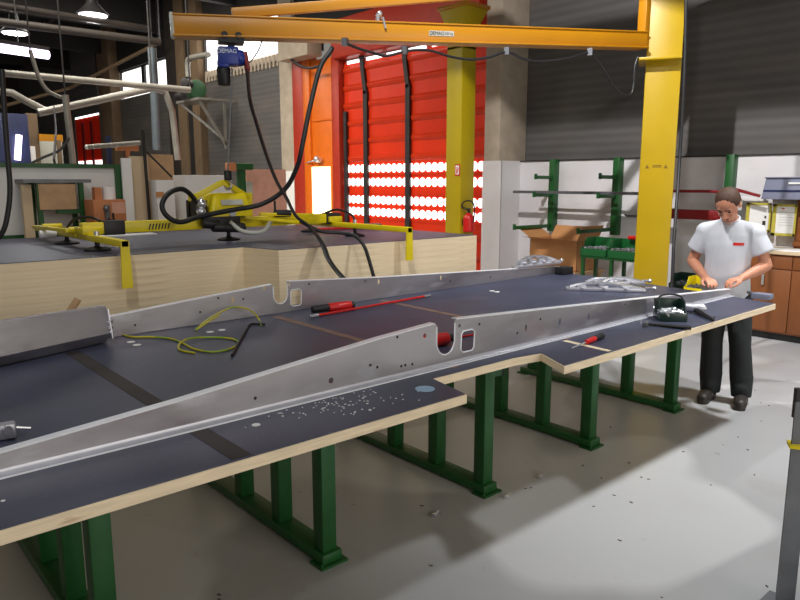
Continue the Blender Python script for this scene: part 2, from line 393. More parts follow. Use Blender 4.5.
# small far red door
d3 = struct(MB().span((9.02, 27.0, 0), (9.06, 29.9, 4.25)).build('door_3', 'red_door'))
b = MB(); [b.span((8.96, y-.1, 0), (9.0, y+.1, 4.0)) for y in (27.9, 28.9)]; b.build('door_strap', 'dred', d3)
MB().span((9.0, 27.05, 4.18), (9.018, 29.8, 4.25)).build('door_gap', 'glow', d3)
MB().span((9.0, 27.05, .9), (9.018, 29.8, 2.55)).build('door_window', 'glow', d3)
# roof steel: trusses along X, purlins
b = MB()
for y in (12, 16.5, 21, 25.5, 30): b.span((-6, y-.1, 6.1), (9, y+.1, 6.98))
struct(b.build('ceiling_beam', 'roof'))
b = MB()
for x in (-2, 1, 4, 7): b.span((x-.06, 8, 6.8), (x+.06, 38, 6.98))
struct(b.build('ceiling_purlin', 'roofsteel'))
# crane girder high above the benches (its shade falls across the cladding)
g = thing('crane_girder', (5, 2, 5.1), 'steel girder of the hall crane high above the benches', 'girder')
MB().span((4.93, -3, 5.15), (5.07, 8.0, 5.49)).build('web', 'roofsteel', g)
b = MB(); b.span((4.85, -3, 5.11), (5.15, 8.0, 5.15)); b.span((4.85, -3, 5.49), (5.15, 8.0, 5.53)); b.build('flange', 'roofsteel', g)
for y in (-2.5, 3, 7.8): MB().bar((5, y, 5.53), (5, y, 7.0), .1, .1).build('hanger', 'roofsteel', g)

# ================================================================== MAIN WORKBENCH
T = .90; TH = .042
out = [(-1.2, 1.885), (2.03, 1.885), (2.085, 2.14), (2.64, 2.135), (2.82, 2.105), (2.70, 1.878), (5.27, 1.885), (5.37, 2.3), (5.5, 3.1), (5.56, 4.14), (-1.2, 4.14)]
wt = thing('worktop_panel', (2.2, 3, T-TH), 'long dark film-faced panel with pale plywood edges lying on the green trestles as a bench', 'worktop')
MB().prism([(x, y, T-TH) for x, y in out], (0, 0, TH-.004)).build('plywood_core', 'ply', wt)
def inset(p, d):
    n = len(p); r = []
    for i in range(n):
        a, b_, c = V(*p[i-1], 0), V(*p[i], 0), V(*p[(i+1) % n], 0)
        n1 = (b_-a).normalized(); n2 = (c-b_).normalized(); n1 = V(-n1.y, n1.x, 0); n2 = V(-n2.y, n2.x, 0)
        q = b_+(n1+n2)*d/max(.3, 1+n1.dot(n2)); r.append((q.x, q.y))
    return r
MB().prism([(x, y, T-.004) for x, y in inset(out, .006)], (0, 0, .004)).build('film_surface', 'film', wt)
for i, (x, ya, yb, m, wd) in enumerate(((1.0, 1.9, 3.72, 'seam', .07), (2.29, 2.2, 3.86, 'seam2', .055), (3.2, 2.2, 3.86, 'seam2', .05), (3.12, 1.895, 2.19, 'ply', .035))):
    MB().bar((x, ya, T+.0006), (x+.02, yb, T+.0006), wd, .0012).build('seam_strip', m, wt)
# round pale filler dots left in the film
dots = [(131, 342), (137, 345), (210, 332), (222, 330), (281, 400), (256, 425), (497, 292), (492, 291), (3, 501)]
for q in dots:
    p = at(*q, z=T); o_ = MB().cyl(p+V(0, 0, .0002), p+V(0, 0, .0016), .022 if q[1] < 350 else .006 if q[0] < 10 else .016, seg=14).build('filler_dot', 'paper', wt)
p = at(425, 389, z=T); MB().cyl(p+V(0, 0, .0002), p+V(0, 0, .0018), .042, seg=24).build('round_sticker', 'bluelabel', wt)

# trestles
XT = [.72, 1.73, 2.84, 3.9, 5.03]
TL = ['green steel trestle at the near left end, partly out of the picture', 'green steel trestle second from the left end of the bench', 'green steel trestle standing left of the notch in the panel',
      'green steel trestle standing right of the notch in the panel', 'green steel trestle nearest the man']
def trestle():
    t = thing('bench_trestle', (XT[0], 2.5, 0), TL[0], 'trestle', 'green trestles under the bench')
    x = XT[0]
    MB().span((x-.055, 2.44, .012), (x+.055, 3.95, .06)).build('foot_rail', 'green', t, bevel=.004)
    for y in (2.50, 2.88, 3.27, 3.84): MB().span((x-.04, y-.04, .06), (x+.04, y+.04, T-TH-.05)).build('post', 'green', t, bevel=.006)
    for y in (2.47, 3.92): MB().span((x-.075, y-.05, 0), (x+.075, y+.05, .012)).cyl((x-.06, y-.03, .012), (x-.06, y-.03, .022), .009, seg=6).build('foot_plate', 'green', t)
    MB().span((x-.04, 2.46, T-TH-.05), (x+.04, 3.93, T-TH)).build('top_rail', 'green', t, bevel=.004)
    cr = MB().span((x+.03, 2.52, T-TH-.20), (x+.17, 2.57, T-TH-.15)).build('cross_stub', 'green', t)
    MB().span((x+.17, 2.517, T-TH-.203), (x+.185, 2.573, T-TH-.147)).build('end_plug', 'black', cr)
    return t
tr0 = trestle()
for i in range(1, 5): dup(tr0, (XT[i], 2.5, 0), TL[i])

# ---- aluminium beams
def beam(name, label, Yw, tops, x0, x1, notch, slot, rounds, ovals, side, dots_=()):
    """tapered web with notch, slot and holes; side=-1: flanges towards the camera"""
    t = thing(name, ((x0+x1)/2, Yw, T), label, 'metal beam', 'tapered metal beams on the bench')
    def top(x):
        for (a, za), (b_, zb) in zip(tops, tops[1:]):
            if a <= x <= b_: return za+(zb-za)*(x-a)/(b_-a)
    na, nb, nz = notch; r = (nb-na)/2*.95
    ol = [(x0, T+.004), (x1, T+.004)]
    xs = [x for x, _ in tops]
    up = [(x1, top(x1))]+[(x, top(x)) for x in reversed(xs) if nb+.02 < x < x1]+[(nb+.012, top(nb+.012)), (nb, top(nb)-.012)]
    up += [(nb, nz+r)]+[((na+nb)/2+r*math.cos(a), nz+r-r*math.sin(a)) for a in [math.pi*k/8 for k in range(1, 8)]]+[(na, nz+r)]
    up += [(na, top(na)-.012), (na-.012, top(na-.012))]+[(x, top(x)) for x in reversed(xs) if x0 < x < na-.02]+[(x0, top(x0))]
    holes = []
    if slot:
        sa, sb, sz0, sz1 = slot; q = .014
        holes.append([(sa+q, sz0), (sb-q, sz0), (sb, sz0+q), (sb+.004, sz1-q), (sb-q, sz1), (sa+q, sz1), (sa, sz1-q), (sa-.003, sz0+q)])
    holes += [circ(u, v, r_) for u, v, r_ in rounds]+[circ(u, v, .011, 12, 1.9) for u, v in ovals]
    MB().add(plate(ol+up, holes, .004, lambda u, v, tt: V(u, Yw+tt, v))).build('web', 'alu', t)
    # bottom flange with a bend radius
    sec = [(-.0022, .022), (-.004, .014), (-.008, .008), (-.014, .005), (-.028, .0045), (-.028, .0012), (-.0022, .0012)]
    MB().prism([(x0, Yw+side*(-a) if side > 0 else Yw+a, T+b_) for a, b_ in sec], (x1-x0, 0, 0)).build('bottom_flange', 'alu_flange', t)
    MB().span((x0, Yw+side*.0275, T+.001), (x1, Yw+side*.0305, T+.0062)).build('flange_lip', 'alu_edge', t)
    for xa, xb, nm in ((x0, na-.012, 'left'), (nb+.012, x1, 'right')):
        pts = [xa]+[x for x in xs if xa < x < xb]+[xb]
        f = MB()
        for a, b_ in zip(pts, pts[1:]):
            f.bar((a, Yw+.014, top(a)-.002), (b_, Yw+.014, top(b_)-.002), .034, .005)
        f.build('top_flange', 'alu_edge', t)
    # lips round the cut-outs
    f = MB(); f.tube([(na, Yw-.003, top(na)-.02), (na, Yw-.003, nz+r)]+[((na+nb)/2-r*math.cos(a), Yw-.003, nz+r-r*math.sin(a)) for a in [math.pi*k/8 for k in range(1, 8)]]+[(nb, Yw-.003, nz+r), (nb, Yw-.003, top(nb)-.02)], .0035, 6)
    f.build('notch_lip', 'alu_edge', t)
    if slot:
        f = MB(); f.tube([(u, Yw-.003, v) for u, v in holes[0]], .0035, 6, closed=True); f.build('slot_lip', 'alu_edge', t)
    for (u, v) in dots_: MB().lathe((u, Yw-.001, v), [(.007, 0), (.006, .003), (.002, .005)], 10, (0, -1, 0)).build('rivet', 'dark', t)
    return t
def tz(px, py, Y): p = at(px, py, Y=Y); return (p.x, p.z)
YW = 2.248
tops = [(-.25, .935)]+[tz(*q, YW) for q in ((0, 452), (111, 420), (180, 400), (380, 338), (437, 322.5), (452, 319), (560, 307), (730, 289))]
tops.append((5.52, tops[-1][1]-.012))
nb1 = beam('tapered_beam', 'near tapered silver metal beam with round-bottomed notch, running the length of the bench', YW, tops, -.25, 5.36, (2.205, 2.325, .958), (2.372, 2.462, .95, 1.055),
     [(1.60, .96, .013), (2.13, 1.07, .011), (2.36, 1.085, .010)], [(2.867, 1.0), (3.168, .995), (3.45, .985)], -1,
     [tz(*q, YW) for q in ((377, 367), (397, 337), (370, 365), (401, 366), (405, 365), (412, 364), (540, 319), (479, 324), (517, 333), (255, 398), (625, 304))])
YF = 3.93
topf = [(.2, .985)]+[tz(*q, YF) for q in ((112, 316), (180, 302), (272, 284), (287, 281), (380, 277), (560, 266))]
topf.append((5.56, topf[-1][1]-.004))
fb = beam('tapered_beam', 'far tapered silver metal beam with notch, in front of the stack of panels', YF, topf, .35, 5.5, (2.345, 2.452, .962), (2.478, 2.56, .935, 1.048),
     [(2.28, 1.08, .012), (2.47, 1.085, .010)], [(2.05, 1.03), (3.25, 1.03), (3.9, 1.0)], 1,
     [tz(*q, YF) for q in ((200, 312), (218, 298), (243, 299), (309, 284), (365, 281), (135, 325), (450, 281), (490, 277))])
# third beam, a folded channel at the left
t = thing('folded_channel', (.5, 3.75, T), 'folded silver channel with a plated end lying at the left end of the bench', 'metal channel')
pa, pb = V(-.5, 3.25, T), V(1.23, 3.80, T); dx = (pb-pa).normalized(); ny = V(dx.y, -dx.x, 0)
def chan(p, h): return [p+V(0, 0, .004)+ny*-.10, p+V(0, 0, .004)+ny*-.02, p+V(0, 0, .06)+ny*.03, p+V(0, 0, h)+ny*.0, p+V(0, 0, h)+ny*-.05, p+V(0, 0, h-.006)+ny*-.05, p+V(0, 0, h-.008)+ny*-.006, p+V(0, 0, .062)+ny*.022, p+V(0, 0, .012)+ny*-.024, p+V(0, 0, .012)+ny*-.10]
MB().sweep(chan(pa, .245), chan(pb, .205)).build('channel_web', 'alu', t)
MB().bar(pb+ny*.028+V(0, 0, .03), pb+ny*.006+V(0, 0, .19), .05, .006, (1, 0, 0)).build('end_tab', 'alu_bright', t)
b = MB(); [b.cyl(pb+ny*.018+dx*-.01*k+V(0, 0, z), pb+ny*.04+dx*-.01*k+V(0, 0, z), .011, seg=6) for k, z in ((0, .09), (0, .12), (0, .06))]; b.build('bolt', 'chrome', t)

# ---- small things on the bench
def P(px, py, dz=0): return at(px, py, z=T)+V(0, 0, dz)
o = MB().tube([P(117, 332, .02), P(122, 335, .006), P(133, 338, .006), P(152, 338, .006), P(172, 340, .006), P(184, 345, .006), P(194, 350, .006), P(212, 353, .006), P(230, 350, .006), P(239, 344, .006), P(230, 339.5, .006), P(208, 338.5, .007), P(190, 341, .014), P(180, 346, .014), P(180, 351, .006), P(195, 354, .005)], .0055, 8, smooth=6).build('earth_wire', 'wire')
tag(o, 'looped yellow-green earth wire coming from the plated end of the folded channel', 'wire')
o = MB().tube([P(195, 331, .005), at(206, 321, Y=3.80), at(219, 313, Y=3.84), at(232, 307.5, Y=3.86), at(244, 308, Y=3.86), at(254, 313, Y=3.84), at(260, 321, Y=3.80), P(261, 326, .006)], .005, 8, smooth=6).tube([P(196, 331, .005), at(208, 322, Y=3.78), at(219, 315.5, Y=3.83)], .005, 8, smooth=4).build('earth_wire', 'wire')
tag(o, 'thin yellow-green wire arched over the panel beside the black hex key', 'wire')
o = MB().tube([P(232, 357, .008), P(247, 330, .008), P(249, 326.5, .008), P(252, 325, .008), P(265, 325.5, .008)], .0075, 6).build('hex_key', 'dark')
tag(o, 'black bent hex key lying on the dark panel between the two beams', 'hex key')
t = thing('scraper_cylinder', P(335, 311), 'red and black round tool lying in front of the far beam', 'tool')
a, b_ = P(312, 314, .03), P(354, 309, .03); d = (b_-a)
MB().cyl(a+d*.38, a+d*.92, .03).build('red_sleeve', 'red', t, bevel=.006)
MB().cyl(a, a+d*.38, .026).build('black_end', 'black', t, bevel=.006); MB().cyl(a+d*.92, a+d, .02, .026).build('black_end', 'black', t, bevel=.006)
t = thing('red_rod', P(370, 308), 'long thin red rod with metal tips lying across the dark panel', 'rod')
a, b_ = P(314, 318, .0135), P(428, 297.5, .0135); d = b_-a
MB().cyl(a+d*.02, a+d*.97, .008, seg=10).build('shaft', 'red', t)
MB().cyl(a-d*.03, a+d*.03, .013, seg=10).cyl(a+d*.96, b_+d*.02, .009, seg=10).build('metal_tip', 'chrome', t)
t = thing('red_bottle', P(449, 346), 'red cylinder seen through the notch of the near beam', 'bottle')
p = V(2.425, 2.57, T+.036)
MB().cyl(p+V(-.16, .02, 0), p+V(.16, -.02, 0), .035).build('body', 'red', t, bevel=.008)
MB().cyl(p+V(.16, -.02, 0), p+V(.2, -.025, 0), .02).build('cap', 'black', t, bevel=.004)
o = MB().tube([V(2.36, 2.75, T+.006), V(2.75, 2.62, T+.006), V(3.15, 2.62, T+.006)], .006, 8, smooth=5).build('red_cable', 'red'); tag(o, 'thin red cable lying behind the slot of the near beam', 'cable')
# small vice block at the beam end
t = thing('clamp_block', P(760, 296), 'small blue-grey clamp block at the end of the near beam below the hands', 'clamp')
MB().box(P(762, 299, .022), (.09, .13, .042)).build('jaw_block', 'bluegrey', t, bevel=.006)
MB().cyl(P(757, 299, .03), P(748, 296, .03), .014, seg=10).build('screw', 'steel', t)
# screwdriver
t = thing('screwdriver', P(592, 345), 'red and black screwdriver lying on the panel in front of the near beam', 'screwdriver')
a, b_ = P(580, 347.5, .016), P(603, 338, .016); d = b_-a
MB().cyl(a+d*.25, a+d*.62, .013, .016, 12).build('red_grip', 'red', t, bevel=.003)
MB().lathe(a+d*.62, [(.012, 0), (.017, .02), (.017, d.length*.34), (.010, d.length*.4)], 12, d).build('black_grip', 'black', t)
MB().cyl(a-d*.35, a+d*.26, .004, seg=8).build('blade', 'chrome', t)
# small parts bin
def bin_(t, c, fx, w_, dpt, h, m, hook=False):
    """open fronted storage bin: c base centre, fx front direction"""
    c = V(c); f = V(fx).normalized(); s = V(-f.y, f.x, 0); th = .006
    bx = MB()
    bx.prism([c+s*w_/2-f*dpt/2, c-s*w_/2-f*dpt/2, c-s*w_/2+f*dpt/2, c+s*w_/2+f*dpt/2], (0, 0, th))
    for sg in (-1, 1):
        q = c+s*sg*(w_/2-th/2)
        bx.prism([q-f*dpt/2-s*th/2, q+f*dpt/2-s*th/2, q+f*dpt/2-s*th/2+V(0, 0, h*.42), q+f*dpt*.28-s*th/2+V(0, 0, h*.55), q+f*dpt*.15-s*th/2+V(0, 0, h), q-f*dpt/2-s*th/2+V(0, 0, h)], s*th)
    bx.prism([c+s*w_/2-f*dpt/2, c-s*w_/2-f*dpt/2, c-s*w_/2-f*dpt/2+V(0, 0, h), c+s*w_/2-f*dpt/2+V(0, 0, h)], f*th)
    bx.prism([c+s*w_/2+f*dpt/2, c-s*w_/2+f*dpt/2, c-s*w_/2+f*dpt/2+V(0, 0, h*.42), c+s*w_/2+f*dpt/2+V(0, 0, h*.42)], -f*th)
    bx.build('bin_body', m, t, bevel=.002)
    st = MB(); rnd = random.Random(w_*1000+c.x)
    for k in range(70):
        p = c+s*rnd.uniform(-.42, .42)*w_+f*rnd.uniform(-.42, .4)*dpt+V(0, 0, h*rnd.uniform(.3, .5))
        a = rnd.uniform(0, 6.3); v = V(math.cos(a), math.sin(a), rnd.uniform(-.3, .3))*.026
        st.cyl(p-v, p+v, .0085, seg=6)
    return st
camdir = V(-FW.x, -FW.y, 0).normalized()
c = P(668, 321); c = V(c.x+.06, c.y+.02, T)
t = thing('parts_bin', c, 'dark green parts bin with black carry handle standing beside the near beam', 'bin')
st = bin_(t, c, (-.72, -.69, 0), .165, .165, .125, M['dgreen']); so = st.build('small_fixings', 'chrome', t); so['kind'] = 'stuff'
s_ = V(.69, -.72, 0); MB().tube([c-s_*.082+V(0, 0, .10), c-s_*.065+V(.01, .01, .145), c+V(.01, .01, .16), c+s_*.065+V(.01, .01, .145), c+s_*.082+V(0, 0, .10)], .006, 8, smooth=5).build('carry_handle', 'black', t)
# hammer, air tool
t = thing('hammer', P(668, 330), 'black handled hammer lying on the panel edge in front of the dark green bin', 'hammer')
a, b_ = P(646, 326, .014), P(691, 330, .012); d = b_-a
MB().cyl(a, b_, .009, .013, 12).build('handle', 'black', t)
n = V(-d.y, d.x, 0).normalized(); MB().bar(a-n*.05, a+n*.06, .03, .03, wd2=.02, ht2=.022).build('head', 'steel', t, bevel=.003)
t = thing('air_tool', P(698, 314), 'silver and black air tool lying right of the dark green bin', 'air tool')
a, b_ = P(683, 312, .035), P(706, 314, .035); d = b_-a
MB().lathe(a-d*.2, [(.018, 0), (.03, .02), (.032, d.length*.7), (.028, d.length*1.1), (.012, d.length*1.22)], 14, d).build('barrel', 'alu_bright', t)
MB().cap(a+d*.5+V(0, 0, -.01), P(712, 321, .012), .018, .01).build('grip', 'black', t)
MB().tube([P(712, 321, .012), P(713, 322, .010), P(714, 318, .008)], .006, 8).build('air_nozzle', 'black', t)
# clamps
def clamp(name, label, a, b_, ht, n_arm):
    a, b_ = V(a), V(b_); t = thing(name, (a+b_)/2, label, 'clamp', 'silver clamp fittings on the bench'); d = (b_-a); dn = d.normalized(); s = V(-dn.y, dn.x, 0)
    MB().bar(a+V(0, 0, .014), b_+V(0, 0, .014), .09, .024).build('base_bar', 'alu_bright', t, bevel=.003)
    MB().tube([a+d*.05+V(0, 0, ht*.5), a+d*.25+V(0, 0, ht), a+d*.6+V(0, 0, ht), a+d*.95+V(0, 0, ht*.45)], .014, 8, smooth=4).build('lever', 'chrome', t)
    for k in range(n_arm):
        f = (k+.7)/(n_arm+.6)
        MB().box(a+d*f+V(0, 0, ht*.45), (.07, .06, ht*.7), math.atan2(d.y, d.x)+.2*k).cyl(a+d*f+s*.05+V(0, 0, ht*.5), a+d*f-s*.06+V(0, 0, ht*.5), .012, seg=8).build('clamp_block', 'alu_bright', t, bevel=.004)
    MB().cyl(b_+V(0, 0, .03), b_+dn*.06+V(0, 0, .03), .010, seg=8).ball(b_+dn*.07+V(0, 0, .03), .018).build('spindle', 'chrome', t)
    return t
clamp('toggle_clamp', 'long silver clamp fitting lying on the middle of the panel near the yellow column', P(566, 290), P(645, 292), .055, 3)
clamp('toggle_clamp', 'silver clamp fitting lying behind the longest silver clamp', P(585, 284), P(632, 286), .05, 2)
clamp('toggle_clamp', 'bright silver clamp fitting lying across the longest silver clamp', P(600, 290, .045), P(642, 288, .03), .05, 2)
t = clamp('toggle_clamp', 'silver clamp gripping the right end of the far beam', V(4.86, 3.955, .995), V(5.5, 3.955, .985), .085, 4)
t = thing('end_block', (5.42, 3.75, T), 'small black block under the right end of the far beam', 'block'); MB().box((5.45, 3.84, T+.035), (.16, .1, .07)).build('body', 'black', t, bevel=.006)
t = thing('toggle_clamp', P(8, 438), 'silver clamp with a pin lying at the left edge behind the near beam', 'clamp', 'silver clamp fittings on the bench')
a, b_ = P(-26, 444), P(17, 437); d = (b_-a)
MB().bar(a+V(0, 0, .028), b_+V(0, 0, .03), .05, .052).build('clamp_body', 'alu_bright', t, bevel=.008)
MB().cyl(b_+V(0, 0, .035), P(31, 434, .022), .006, seg=8).build('pin', 'chrome', t)
MB().cyl(a+d*.75+V(0, 0, .04), a+d*.75+V(0, -.04, .04), .016, seg=6).build('bolt', 'chrome', t)
p = at(78, 299, Y=4.42)
o = MB().cyl(V(p.x-.72, 4.55, 0), p, .02, .022, seg=12).build('broom_stick', 'chip'); tag(o, 'brown wooden stick leaning up behind the folded channel before the stack', 'stick')
# shavings, left loose on the panel
sh = MB(); rnd = random.Random(4)
for k in range(150):
    p = at(rnd.gauss(325, 42), rnd.gauss(402, 9), z=T)
    if not (1.95 < p.y < 2.2): continue
    sh.box(p+V(0, 0, .0015), (rnd.uniform(.003, .009), rnd.uniform(.002, .005), .002), rnd.uniform(0, 3))
o = sh.build('metal_shavings', 'paper'); tag(o, 'bright metal shavings scattered on the panel in front of the near beam', 'shavings', kind='stuff')
for (q, lab) in (((640, 322), 'small steel spacer beside the hammer head'),):
    p = P(*q); o = MB().cyl(p, p+V(0, 0, .012), .012).build('spacer', 'chrome'); tag(o, lab, 'spacer')

# ================================================================== STACK OF PANELS BEHIND
ZS = 1.22
so_ = [(.1, 5.26), (2.86, 5.26), (2.95, 4.84), (5.32, 4.84), (5.32, 7.5), (.1, 7.5)]
ORD = 'second third fourth fifth sixth seventh eighth ninth tenth eleventh twelfth thirteenth fourteenth fifteenth sixteenth seventeenth eighteenth nineteenth twentieth lowest'.split()
NP = 21; ph = ZS/NP
for k in range(NP):
    top_ = k == NP-1
    off = random.uniform(-.0012, .0012)
    lab = 'dark-faced panel with pale edges lying on top of the stack, under the yellow lifter' if top_ else '%s panel from the top of the pale-edged stack' % ORD[NP-2-k]
    t = thing('stacked_panel', (2.7, 6, k*ph), lab, 'panel', 'panels in the stack')
    MB().prism([(x, y+off, k*ph) for x, y in so_], (0, 0, ph-.0004-(.005 if top_ else 0))).build('plywood_core', 'panel', t)
    if top_: MB().prism([(x, y+off, ZS-.0055) for x, y in inset(so_, .008)], (0, 0, .0055)).build('film_surface', 'film', t)

# ================================================================== VACUUM LIFTER
LY = 5.97; LZ = 1.385
t = thing('vacuum_lifter', (3, LY, ZS), 'yellow vacuum lifting frame with suction pads standing on the stack of panels', 'vacuum lifter')
MB().bar((1.78, LY, LZ), (4.2, LY, LZ), .09, .095).build('main_beam', 'yellow3', t, bevel=.006)
MB().span((1.95, LY-.06, LZ-.06), (2.12, LY+.06, LZ+.06)).build('beam_clamp', 'dark', t, bevel=.006)
MB().span((4.2, LY-.05, LZ-.055), (4.38, LY+.05, LZ+.055)).build('beam_clamp', 'dark', t, bevel=.006)
b = MB(); [b.prism([(2.32+.028*k, LY-.0475, LZ-.03), (2.332+.028*k, LY-.0475, LZ-.03), (2.348+.028*k, LY-.0475, LZ+.02), (2.336+.028*k, LY-.0475, LZ+.02)], (0, .003, 0)) for k in range(7)]; b.build('hazard_marks', 'textd', t)
for X_, yf, yb, zc in ((1.83, 5.13, at(37, 229, X=1.83).y, 1.315), (4.28, 4.72, 6.6, 1.325)):
    MB().bar((X_, yf, zc), (X_, yb, zc), .055, .05).build('cross_arm', 'yellow3', t, bevel=.004)
    MB().prism([(X_-.03, yf, zc+.02), (X_+.03, yf, zc+.02), (X_+.04, yf, zc-.33 if X_ < 3 else zc-.28), (X_-.04, yf, zc-.33 if X_ < 3 else zc-.28)], (0, .02, 0)).build('stop_finger', 'yellow3', t)
    for yp in ((5.75, 6.55) if X_ < 3 else (5.55, 6.35)):
        pd = MB().lathe((X_, yp, ZS), [(.10, 0), (.105, .012), (.07, .025), (.03, .03), (.018, .04), (.018, zc-ZS-.02)], 20).build('suction_pad', 'black', t)
        MB().cyl((X_, yp, zc+.02), (X_, yp, zc+.06), .02, seg=10).build('pad_valve', 'chrome', pd)
    MB().box((X_+.02, 6.0, zc+.05), (.16, .22, .06)).build('sliding_collar', 'yellow3', t, bevel=.008)
for yy, zz_ in ((7.0, 1.35), (6.2, 1.36)):
    MB().cyl((1.75, yy, zz_), (1.92, yy, zz_), .03, seg=12).box((1.83, yy, zz_-.03), (.09, .1, .05)).build('arm_joint', 'yellow3', t, bevel=.004)
MB().cyl((1.66, 6.75, 1.30), (1.80, 6.75, 1.30), .035, seg=12).build('white_knob', 'paper', t, bevel=.006)
MB().bar((1.70, 6.05, 1.37), (1.70, 7.1, 1.35), .03, .03).build('side_bar', 'yellow3', t, bevel=.003)
MB().tube([(1.95, 6.0, 1.44), (1.9, 6.1, 1.47), (1.84, 6.3, 1.45), (1.83, 6.5, 1.37)], .012, 8, smooth=5).build('vacuum_tube', 'black', t)
MB().tube([(4.2, 5.95, 1.44), (4.25, 5.8, 1.48), (4.28, 5.6, 1.43), (4.28, 5.55, 1.36)], .012, 8, smooth=5).build('vacuum_tube', 'black', t)
MB().cyl((3.6, LY-.02, 1.43), (3.6, LY-.02, 1.58), .012, seg=8).build('stop_pin', 'dark', t)
for X_ in (3.1,):
    MB().lathe((X_, LY, ZS), [(.10, 0), (.105, .012), (.07, .025), (.03, .03), (.018, .04), (.018, .12)], 20).build('suction_pad', 'black', t)
# pump housing
q0, q1 = at(209, 218, Y=LY-.05), at(246, 195, Y=LY-.05)
pm = MB().sweep([(q0.x-.02, LY-.13, 1.44), (q0.x-.02, LY+.18, 1.44), (q0.x+.05, LY+.16, 1.66), (q0.x+.05, LY-.06, 1.66)],
               [(q1.x+.03, LY-.13, 1.44), (q1.x+.03, LY+.18, 1.44), (q1.x, LY+.16, 1.66), (q1.x, LY-.06, 1.66)]).build('pump_housing', 'yellow3', t, bevel=.03)
MB().box((q0.x*.45+q1.x*.55, LY-.1, 1.575), (.22, .01, .05), rx=-.3).build('type_plate', 'plate', pm)
MB().cyl((q0.x*.5+q1.x*.5, LY-.14, 1.48), (q0.x*.5+q1.x*.5, LY-.12, 1.48), .035).build('gauge', 'chrome', pm)
for k, (dx_, dz) in enumerate(((-.03, 1.5), (-.02, 1.57))): MB().ball((q0.x-.08+dx_, LY-.12, dz), .045, (1, 1, 1)).build('filter_bowl', 'chrome', t)
MB().box((q0.x-.1, LY-.02, 1.52), (.12, .2, .16)).cyl((q0.x-.1, LY-.12, 1.4), (q0.x+.05, LY-.14, 1.38), .05).build('valve_block', 'dark', t, bevel=.01)
MB().box((q0.x+.1, LY-.11, 1.4), (.34, .08, .1)).cyl((q0.x-.02, LY-.15, 1.36), (q0.x+.3, LY-.15, 1.34), .045).build('motor', 'dark', t, bevel=.012)
MB().tube([(q0.x+.15, LY-.16, 1.4), (q0.x+.25, LY-.22, 1.31), (q0.x+.45, LY-.22, 1.30), (q0.x+.6, LY-.14, 1.4)], .02, 10, smooth=6).build('grey_hose', 'plate', t)
# lifting yoke
hk = V(3.07, 5.88, 1.72)
MB().bar((q0.x-.12, LY, 1.44), (q0.x-.12, LY, 1.66), .05, .08).bar((q0.x-.12, LY, 1.62), (hk.x-.03, LY-.05, 1.76), .04, .05).bar((hk.x-.03, LY-.05, 1.76), (q1.x+.08, LY, 1.6), .04, .05).bar((q1.x+.05, LY, 1.44), (q1.x+.05, LY, 1.66), .05, .06).build('lifting_yoke', 'yellow3', t, bevel=.004)
MB().bar((q1.x+.1, LY-.12, 1.46), (4.0, LY-.1, 1.43), .035, .03).bar((q1.x-.1, LY-.2, 1.44), (3.75, LY-.2, 1.37), .03, .03).build('control_bar', 'yellow3', t, bevel=.004)
MB().cyl((3.55, LY-.1, 1.46), (3.72, LY-.1, 1.455), .035).build('handle_grip', 'black', t, bevel=.006)

# ================================================================== JIB CRANE
CX = V(7.45, 4.05, 0)
tc_ = thing('jib_crane', CX, 'yellow slewing jib crane with square column behind the bench and a long orange-yellow arm', 'jib crane')
ca = math.atan2(CX.y, CX.x)
MB().box((CX.x, CX.y, 2.3), (.34, .365, 4.56), ca).build('column', 'yellow', tc_, bevel=.012)
MB().box((CX.x, CX.y, .01), (.5, .5, .02), ca).build('base_plate', 'yellow', tc_)
AE = V(2.70, 6.07, 3.105); A0 = V(CX.x, CX.y, 3.285); ad = (AE-A0); adn = V(ad.x, ad.y, 0).normalized(); an = V(adn.y, -adn.x, 0)
if an.dot(V(-FW.x, -FW.y, 0)) < 0: an = -an
AS = A0+ad*.055
arm = MB(); arm.bar(AS, AE, .14, .145, wd2=.14, ht2=.16).build('arm', 'orange_y', tc_, bevel=.012)
zd = ad.z/ad.length
MB().bar(AS-V(0, 0, .082), AE-V(0, 0, .09), .19, .018).bar(AS+V(0, 0, .076), AE+V(0, 0, .084), .16, .014).build('arm_flange', 'orange_y', tc_, bevel=.003)
MB().bar(AE-ad.normalized()*.01, AE+ad.normalized()*.02, .15, .2).build('arm_end_cap', 'plate', tc_, bevel=.004)
MB().bar(AS+V(0, 0, -.08), AS+V(0, 0, .95), .1, .1, (1, 0, 0)).build('arm_mast', 'orange_y', tc_, bevel=.008)
def onarm(px, py, off=0):
    r = FW + RT*((px-400)/FPX) - UPV*((py-300)/FPX); p0_ = CX+an*off
    t_ = (p0_-V(0, 0, H)).dot(an)/r.dot(an); return V(0, 0, H)+r*t_
tie1 = onarm(232, 16, 0)
MB().bar(onarm(640, -19, 0), tie1+V(0, 0, .02), .06, .09).build('tie_rod', 'orange_y', tc_, bevel=.006)
fcb = V(math.cos(ca), math.sin(ca), 0)
b = MB(); q = onarm(632, 57, .0); b.box(V(CX.x, CX.y, q.z-.03)-fcb*.08-V(fcb.y, -fcb.x, 0)*.04, (.46, .44, .03), ca); b.build('slew_bracket', 'yellow', tc_, bevel=.004)
# arm nameplate
r_ = -adn if (-adn).dot(RT) > 0 else adn
pc = onarm(441.5, 33.5, .07)+an*.002; pl = MB(); rr = (r_+V(0, 0, -zd*1)).normalized()
pl.bar(pc-rr*.13, pc+rr*.13, .003, .048).build('name_plate', 'plate', tc_)
letters('DEMAG', .045, pc-rr*.05+an*.003, rr, (0, 0, 1), M['textd'], tc_)
letters('500 kg', .032, pc+rr*.075+an*.003, rr, (0, 0, 1), M['steel'], tc_)
